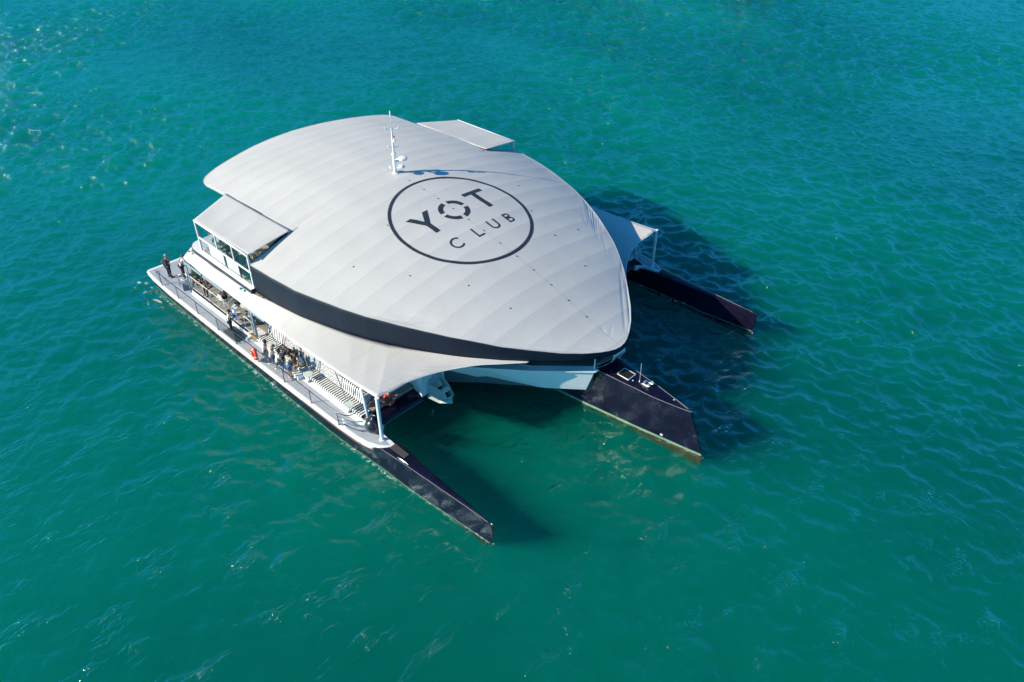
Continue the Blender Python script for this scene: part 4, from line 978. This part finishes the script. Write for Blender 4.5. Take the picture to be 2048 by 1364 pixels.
def person(loc, face, label, pose='stand', skin=0, shirt=None, legs=None, hair=(.02,.015,.012), hairlen=.0, hat=None,
           arms='down', lean=0, scale=1.0, shorts=False, shirt_pat=None, sleeves=True, skirt=False, head_tilt=0, legs_pat=None, sl='short'):
    V = Vector
    J = {}
    ln = R(lean)
    def tor(x, y, z, base):      # rotate torso point about pelvis by the lean
        dz = z-base; return (x*math.cos(ln)+dz*math.sin(ln), y, base+dz*math.cos(ln)-x*math.sin(ln))
    if pose == 'sit':
        pz = .12; J['hipL'] = (.02,.09,pz-.01); J['kneeL'] = (.44,.12,pz+.02); J['ankL'] = (.46,.11,pz-.40); J['toeL'] = (.60,.12,pz-.44)
        J['hipR'] = (.02,-.09,pz-.01); J['kneeR'] = (.43,-.13,pz+.02); J['ankR'] = (.40,-.13,pz-.40); J['toeR'] = (.54,-.15,pz-.44)
    elif pose == 'perch':        # half sitting against the rail, legs forward
        pz = .78; J['hipL'] = (.02,.09,pz); J['kneeL'] = (.30,.11,.47); J['ankL'] = (.32,.11,.08); J['toeL'] = (.47,.12,.035)
        J['hipR'] = (.02,-.09,pz); J['kneeR'] = (.22,-.11,.45); J['ankR'] = (.14,-.11,.08); J['toeR'] = (.29,-.13,.035)
    else:
        pz = .93; J['hipL'] = (.0,.09,.90); J['kneeL'] = (.05,.11,.49); J['ankL'] = (.02,.12,.08); J['toeL'] = (.17,.14,.035)
        J['hipR'] = (.0,-.09,.90); J['kneeR'] = (.0,-.11,.49); J['ankR'] = (-.06,-.12,.08); J['toeR'] = (.09,-.14,.035)
    b = pz
    T = lambda x, y, z: tor(x, y, b+z, b)
    pel = T(0,0,0); wst = T(0,0,.20); chs = T(.01,0,.42); nk = T(.0,0,.545); nk2 = T(.02,0,.60)
    hd = T(.045,0,.68); ht = T(.03,0,.76)
    ht_ = math.radians(head_tilt); hd = (hd[0]+math.sin(ht_)*.05, hd[1], hd[2]-abs(math.sin(ht_))*.02); ht = (ht[0]+math.sin(ht_)*.12, ht[1], ht[2]-abs(math.sin(ht_))*.03)
    A = {}
    for sgn, k in ((1,'L'),(-1,'R')):
        sh = T(.0, sgn*.175, .49)
        if arms == 'down': el = T(-.03, sgn*.25, .22); wr = T(.07, sgn*.25, -.02)
        elif arms == 'forward': el = T(.12, sgn*.24, .24); wr = T(.36, sgn*.16, .22)
        elif arms == 'writing': el = T(.08, sgn*.23, .22); wr = T(.30, sgn*.07, .30)
        elif arms == 'hips': el = T(-.12, sgn*.34, .26); wr = T(.05, sgn*.18, .06)
        elif arms == 'knees': el = T(.14, sgn*.24, .20); wr = T(.34, sgn*.12, .06)
        elif arms == 'brace': el = T(-.14, sgn*.28, .24); wr = T(-.12, sgn*.30, .0)
        else: el = T(.05, sgn*.26, .22); wr = T(.22, sgn*.14, .12)
        A[k] = (sh, el, wr)
    N = [(*pel,.125),(*wst,.115),(*chs,.135),(*nk,.062),(*nk2,.052),(*hd,(.082,.095)),(*ht,.07)]
    E = [(0,1),(1,2),(2,3),(3,4),(4,5),(5,6)]
    def addn(p, r, par): N.append((*p, r)); E.append((par, len(N)-1)); return len(N)-1
    addn((hd[0]+.115, hd[1], hd[2]-.005), .012, 5)             # nose
    for k in 'LR':
        h = addn(J['hip'+k], .088, 0); kn = addn(J['knee'+k], .056, h); mid = tuple((a*.6+c*.4) for a, c in zip(J['knee'+k], J['ank'+k]))
        cf = addn(mid, .052, kn); an = addn(J['ank'+k], .036, cf); addn(J['toe'+k], .032, an)
        sh, el, wr = A[k]; s_ = addn(sh, .058, 2); e_ = addn(el, .041, s_); w_ = addn(wr, .026, e_)
        d = (V(wr)-V(el)).normalized(); side = d.cross(V((0,0,1))); side = side.normalized() if side.length > .1 else V((0,1,0)); dn = side.cross(d).normalized()
        if dn.z > 0: dn = -dn
        palm = V(wr)+d*.06; pi_ = addn(tuple(palm), (.034,.020), w_)
        for q, L_ in ((-1.5,.062),(-.5,.078),(.5,.072),(1.5,.056)):
            a1 = palm + d*.035 + side*q*.019; f1 = addn(tuple(a1), .0095, pi_); f2 = addn(tuple(a1+d*L_*.6+dn*.012), .0085, f1); addn(tuple(a1+d*L_*.85+dn*.035), .0075, f2)
        th = palm - d*.02 + side*(.035 if k == 'R' else -.035); t1 = addn(tuple(th), .011, w_); addn(tuple(th+d*.045+side*(.02 if k == 'R' else -.02)+dn*.01), .009, t1)
    root = empty('person', loc, R(face), label=label, cat='person'); root.scale = (scale,)*3
    skm = SK[skin]
    body = skin_mesh('body', N, E, skm, root, 1)
    # eyes
    for sgn in (-1,1):
        m = MB(); m.ball((hd[0]+.088, sgn*.033, hd[2]+.02), .011, 8); m.build('eye', M['rubber'], root, smooth=True)
    # shirt
    if shirt is not None:
        c_ = cloth('shirt_%02x%02x%02x' % tuple(int(x*99) for x in shirt) + ('p' if shirt_pat else ''), shirt, shirt_pat)
        N2 = [(*T(0,0,-.04),.142),(*T(0,0,.14),.136),(*T(.005,0,.30),.145),(*chs,.152),(*T(0,0,.50),.09)]; E2 = [(0,1),(1,2),(2,3),(3,4)]
        if sleeves:
            for k in 'LR':
                sh, el, wr = A[k]; N2.append((*sh,.078)); E2.append((3,len(N2)-1))
                f = .62 if sl == 'short' else 1.0
                mid = tuple(a*(1-f)+c*f for a, c in zip(sh, el)); N2.append((*mid,.062)); E2.append((len(N2)-2,len(N2)-1))
                if sl == 'long': N2.append((*tuple(a*.12+c*.88 for a, c in zip(el, wr)),.042)); E2.append((len(N2)-2,len(N2)-1))
        skin_mesh('shirt', N2, E2, c_, root, 1)
    if legs is not None:
        c_ = cloth('trousers_%02x%02x%02x' % tuple(int(x*99) for x in legs) + ('p' if legs_pat else ''), legs, legs_pat)
        N3 = [(*T(0,0,.02),.145)]; E3 = []
        for k in 'LR':
            N3.append((*J['hip'+k],.108)); E3.append((0,len(N3)-1))
            if shorts: N3.append((*tuple(a*.25+c*.75 for a, c in zip(J['hip'+k], J['knee'+k])),.092)); E3.append((len(N3)-2,len(N3)-1))
            else:
                N3.append((*J['knee'+k],.075)); E3.append((len(N3)-2,len(N3)-1)); N3.append((J['ank'+k][0],J['ank'+k][1],J['ank'+k][2]+.03,.055)); E3.append((len(N3)-2,len(N3)-1))
        skin_mesh('skirt' if skirt else ('shorts' if shorts else 'trousers'), N3, E3, c_, root, 1)
    for k in 'LR':
        a, t_ = V(J['ank'+k]), V(J['toe'+k]); m = MB(); m.tube([tuple(a+V((-.05,0,-.045))), tuple(a+V((.02,0,-.035))), tuple(t_+V((0,0,.008))), tuple(t_+V((.05,.0,.0)))], [.035,.046,.040,.022], 8)
        m.build('shoe', M['rubber'] if (legs and sum(legs) < .3 and not shorts) else M['white'], root, smooth=True)
    # hair or hat
    hc = V(((hd[0]+ht[0])/2-.006, hd[1], (hd[2]+ht[2])/2+.012))
    if hair is not None:
        hm = cloth('hair_%02x%02x%02x' % tuple(int(x*99) for x in hair), hair); m = MB()
        rr = random.Random(int(loc[0]*100)); n0 = len(m.v)
        m.ball(tuple(hc+V((-.014,0,.014))), .108, 14, (1.0,.90,1.0))
        m.v = [v if not (v[0] > hc.x+.05 and v[2] < hc.z+.045) else (hc.x+.03, v[1], max(v[2], hc.z+.03)) for v in m.v]
        if hairlen:
            P = []
            for i in range(7):
                f = i/6; z_ = hc.z+.05-f*(hairlen+.05); w_ = .095+.03*math.sin(f*3); P.append([(hc.x-.02-.075*math.cos(R(a_))-.03*f, w_*math.sin(R(a_)), z_) for a_ in range(-80,81,20)])
            m.grid(P, 7, 9)
        m.v = [(v[0]+rr.uniform(-.006,.006), v[1]+rr.uniform(-.006,.006), v[2]+rr.uniform(-.006,.006)) for v in m.v]
        ho = m.build('hair', hm, root, smooth=True)
    if hat == 'straw':
        m = MB(); m.lathe([(.17,-.005),(.165,.01),(.10,.015),(.095,.09),(.06,.105),(.0,.107)], (hc.x, hc.y, hc.z+.03), 20); m.build('straw_hat', cloth('straw', (.55,.46,.32)), root, smooth=True)
        m = MB(); m.lathe([(.102,.018),(.1,.05)], (hc.x, hc.y, hc.z+.03), 20); m.build('hat_band', M['rubber'], root)
    if hat == 'cap':
        m = MB(); m.lathe([(.112,0),(.11,.05),(.07,.095),(.0,.105)], (hc.x-.005, hc.y, hc.z+.015), 18); m.add([(hc.x+.08,-.07,hc.z+.03),(hc.x+.19,-.045,hc.z+.015),(hc.x+.19,.045,hc.z+.015),(hc.x+.08,.07,hc.z+.03),(hc.x+.08,0,hc.z+.045)], [(0,1,2,3),(0,4,1),(1,4,2),(2,4,3)]); m.build('cap', cloth('cap_blue', (.28,.36,.48)), root, smooth=True)
    return root, T, A
DZ = 1.458
p1, T1, A1_ = person((-24.95,-12.10,DZ), 115, 'man in a pale blue cap and dark navy top at the stern deck corner', skin=1, shirt=(.035,.045,.08), legs=(.015,.022,.04), hair=None, hat='cap', arms='hips', lean=6)
m = MB(); m.box((-.20,-.15,.98+.08),(-.12,.15,1.45)); m.tube([(-.14,.1,1.4),(.0,.11,1.5),(.13,.1,1.36),(.12,.1,1.15)], .018, 6); m.tube([(-.14,-.1,1.4),(.0,-.11,1.5),(.13,-.1,1.36),(.12,-.1,1.15)], .018, 6)
bk = m.build('backpack', cloth('pack_dark', (.03,.03,.045)), None, bevel=.03); bk.location = p1.location; bk.rotation_euler = p1.rotation_euler; tag(bk, 'dark backpack worn by the man in the pale blue cap', 'backpack')
p2, T2, A2_ = person((-24.25,-11.45,DZ), 100, 'man in a loose white shirt and black trousers leaning on the stern hoop rail', skin=0, shirt=(.72,.74,.80), legs=(.015,.018,.03), hair=(.12,.07,.045), arms='forward', lean=24, sl='long')
m = MB(); m.tube([(.16,.15,1.30),(.0,.02,1.37),(-.04,-.12,1.22),(.06,-.16,1.1)], .02, 6); m.tube([T2(.0,.14,.54), T2(-.155,.0,.30), T2(-.06,-.15,.10)], .022, 6)
st_ = MB(); st_.tube([T2(.05,.13,.56), T2(-.10,.09,.50), T2(-.175,.0,.30), T2(-.12,-.13,.12), T2(.1,-.15,.1)], .02, 6); sb_ = st_.build('shoulder_strap', cloth('strap_dark', (.02,.02,.03)), p2, smooth=True)
person((-16.15,-12.55,DZ), 70, 'crew member in white shirt and black trousers writing by the dark boarding mat', skin=2, shirt=(.76,.77,.82), legs=(.02,.02,.025), arms='writing', lean=6, head_tilt=20)
m = MB(); m.box((-.11,-.15,-.006),(.11,.15,.006)); pad = m.build('notepad', M['white'], None); pad.location = (-16.02,-12.20,2.66); pad.rotation_euler = (R(10),R(-25),R(70)); tag(pad, 'white notepad held by the crew member by the boarding mat', 'notepad')
person((-11.95,-12.72,DZ), 55, 'dark-haired person in a pale grey shirt, leftmost of the group by the rail', scale=1.07, pose='perch', skin=2, shirt=(.62,.62,.66), legs=(.45,.42,.38), shorts=True, arms='down', lean=10)
person((-11.25,-12.72,DZ), 62, 'person in a straw hat and light blue shirt leaning on the rail', scale=1.07, pose='perch', skin=1, shirt=(.50,.60,.80), legs=(.16,.24,.42), shorts=True, hair=(.03,.02,.015), hat='straw', arms='down', lean=10)
person((-10.60,-12.70,DZ), 75, 'brown-haired person in white shirt and grey trousers, right of the straw hat', scale=1.07, pose='perch', skin=1, shirt=(.74,.74,.77), legs=(.22,.25,.30), hair=(.05,.025,.018), arms='forward', lean=10)
person((-9.70,-12.55,DZ), 100, 'person standing in a patterned shirt and blue shorts with bare legs, nearest the steps', scale=1.07, pose='stand', skin=1, shirt=(.10,.13,.10), shirt_pat=(.66,.66,.60), legs=(.05,.12,.28), shorts=True, arms='forward', lean=12)
person((-11.15,-11.62,1.88), -75, 'bald man in a dark blue shirt seated on the striped bench', scale=1.07, pose='sit', skin=0, shirt=(.02,.035,.05), legs=(.03,.04,.06), hair=None, arms='knees', lean=18)
person((-10.55,-11.62,1.88), -85, 'woman in a black top seated on the bench between the two men', scale=1.07, pose='sit', skin=1, shirt=(.012,.012,.015), legs=(.012,.012,.015), shorts=True, hair=(.03,.018,.012), hairlen=.18, arms='knees', lean=20, sleeves=False)
person((-9.75,-11.62,1.88), -125, 'curly-haired man in white shirt and tan shorts, rightmost on the striped bench', scale=1.07, pose='sit', skin=1, shirt=(.70,.73,.82), legs=(.34,.28,.20), shorts=True, hair=(.06,.035,.025), arms='knees', lean=22)
person((-20.55,-11.45,2.32), -60, 'blonde woman in a maroon top seated behind the inner rail near the leafy plants', pose='sit', skin=0, shirt=(.13,.015,.035), legs=(.02,.02,.03), hair=(.30,.17,.08), hairlen=.28, arms='knees', lean=14)
person((-18.65,-11.4,2.32), 180, 'bare-armed woman in a black skirt seated on a pale chair under the roof edge', pose='sit', skin=1, shirt=(.45,.12,.06), legs=(.012,.012,.015), shorts=True, skirt=True, hair=(.14,.07,.035), hairlen=.30, arms='knees', lean=12, sleeves=False)
person((-17.75,-10.85,FZ), 200, 'auburn-haired woman standing under the roof edge behind the tables', pose='stand', skin=1, shirt=(.03,.025,.03), legs=(.02,.02,.02), hair=(.12,.045,.025), hairlen=.35, arms='mid')
person((-15.6,-10.75,FZ), 240, 'fair person half hidden by the roof edge above the white chairs', pose='stand', skin=0, shirt=(.40,.08,.06), legs=(.05,.06,.1), hair=(.35,.22,.12), arms='writing', scale=.95)
person((-14.75,-11.0,2.30), 200, 'person in dark clothes seated just inside the blue-grey post', pose='sit', skin=1, shirt=(.02,.02,.03), legs=(.02,.02,.03), hair=(.04,.02,.015), hairlen=.15, arms='knees', lean=10)
person((-18.0,-10.75,5.38), 20, 'dark-haired woman seated upstairs behind the middle window', pose='sit', skin=1, shirt=(.10,.03,.04), legs=(.03,.03,.03), hair=(.03,.016,.012), hairlen=.30, arms='knees', lean=8)
person((-17.35,-10.75,5.38), 160, 'woman with streaked blonde hair seated upstairs behind the middle window', pose='sit', skin=0, shirt=(.35,.32,.30), legs=(.03,.03,.03), hair=(.20,.11,.06), hairlen=.32, arms='knees', lean=8)
person((-15.85,-10.7,5.38), 100, 'person in a blue patterned top seated upstairs behind the right window', pose='sit', skin=1, shirt=(.01,.025,.09), shirt_pat=(.10,.16,.35), legs=(.02,.03,.06), hair=(.03,.016,.012), hairlen=.2, arms='knees', lean=14)
m = MB(); m.box((-.28,-.17,0),(.28,.17,.42)); m.tube([(-.15,0,.4),(-.1,0,.52),(.1,0,.52),(.15,0,.4)], .02, 6)
bg = m.build('duffel_bag', cloth('bag_bluegrey', (.16,.20,.30)), None, bevel=.08); bg.location = (-22.75,-12.0,DZ); bg.rotation_euler = (0,0,R(70)); tag(bg, 'blue-grey duffel bag standing beside the stern gate post', 'bag')
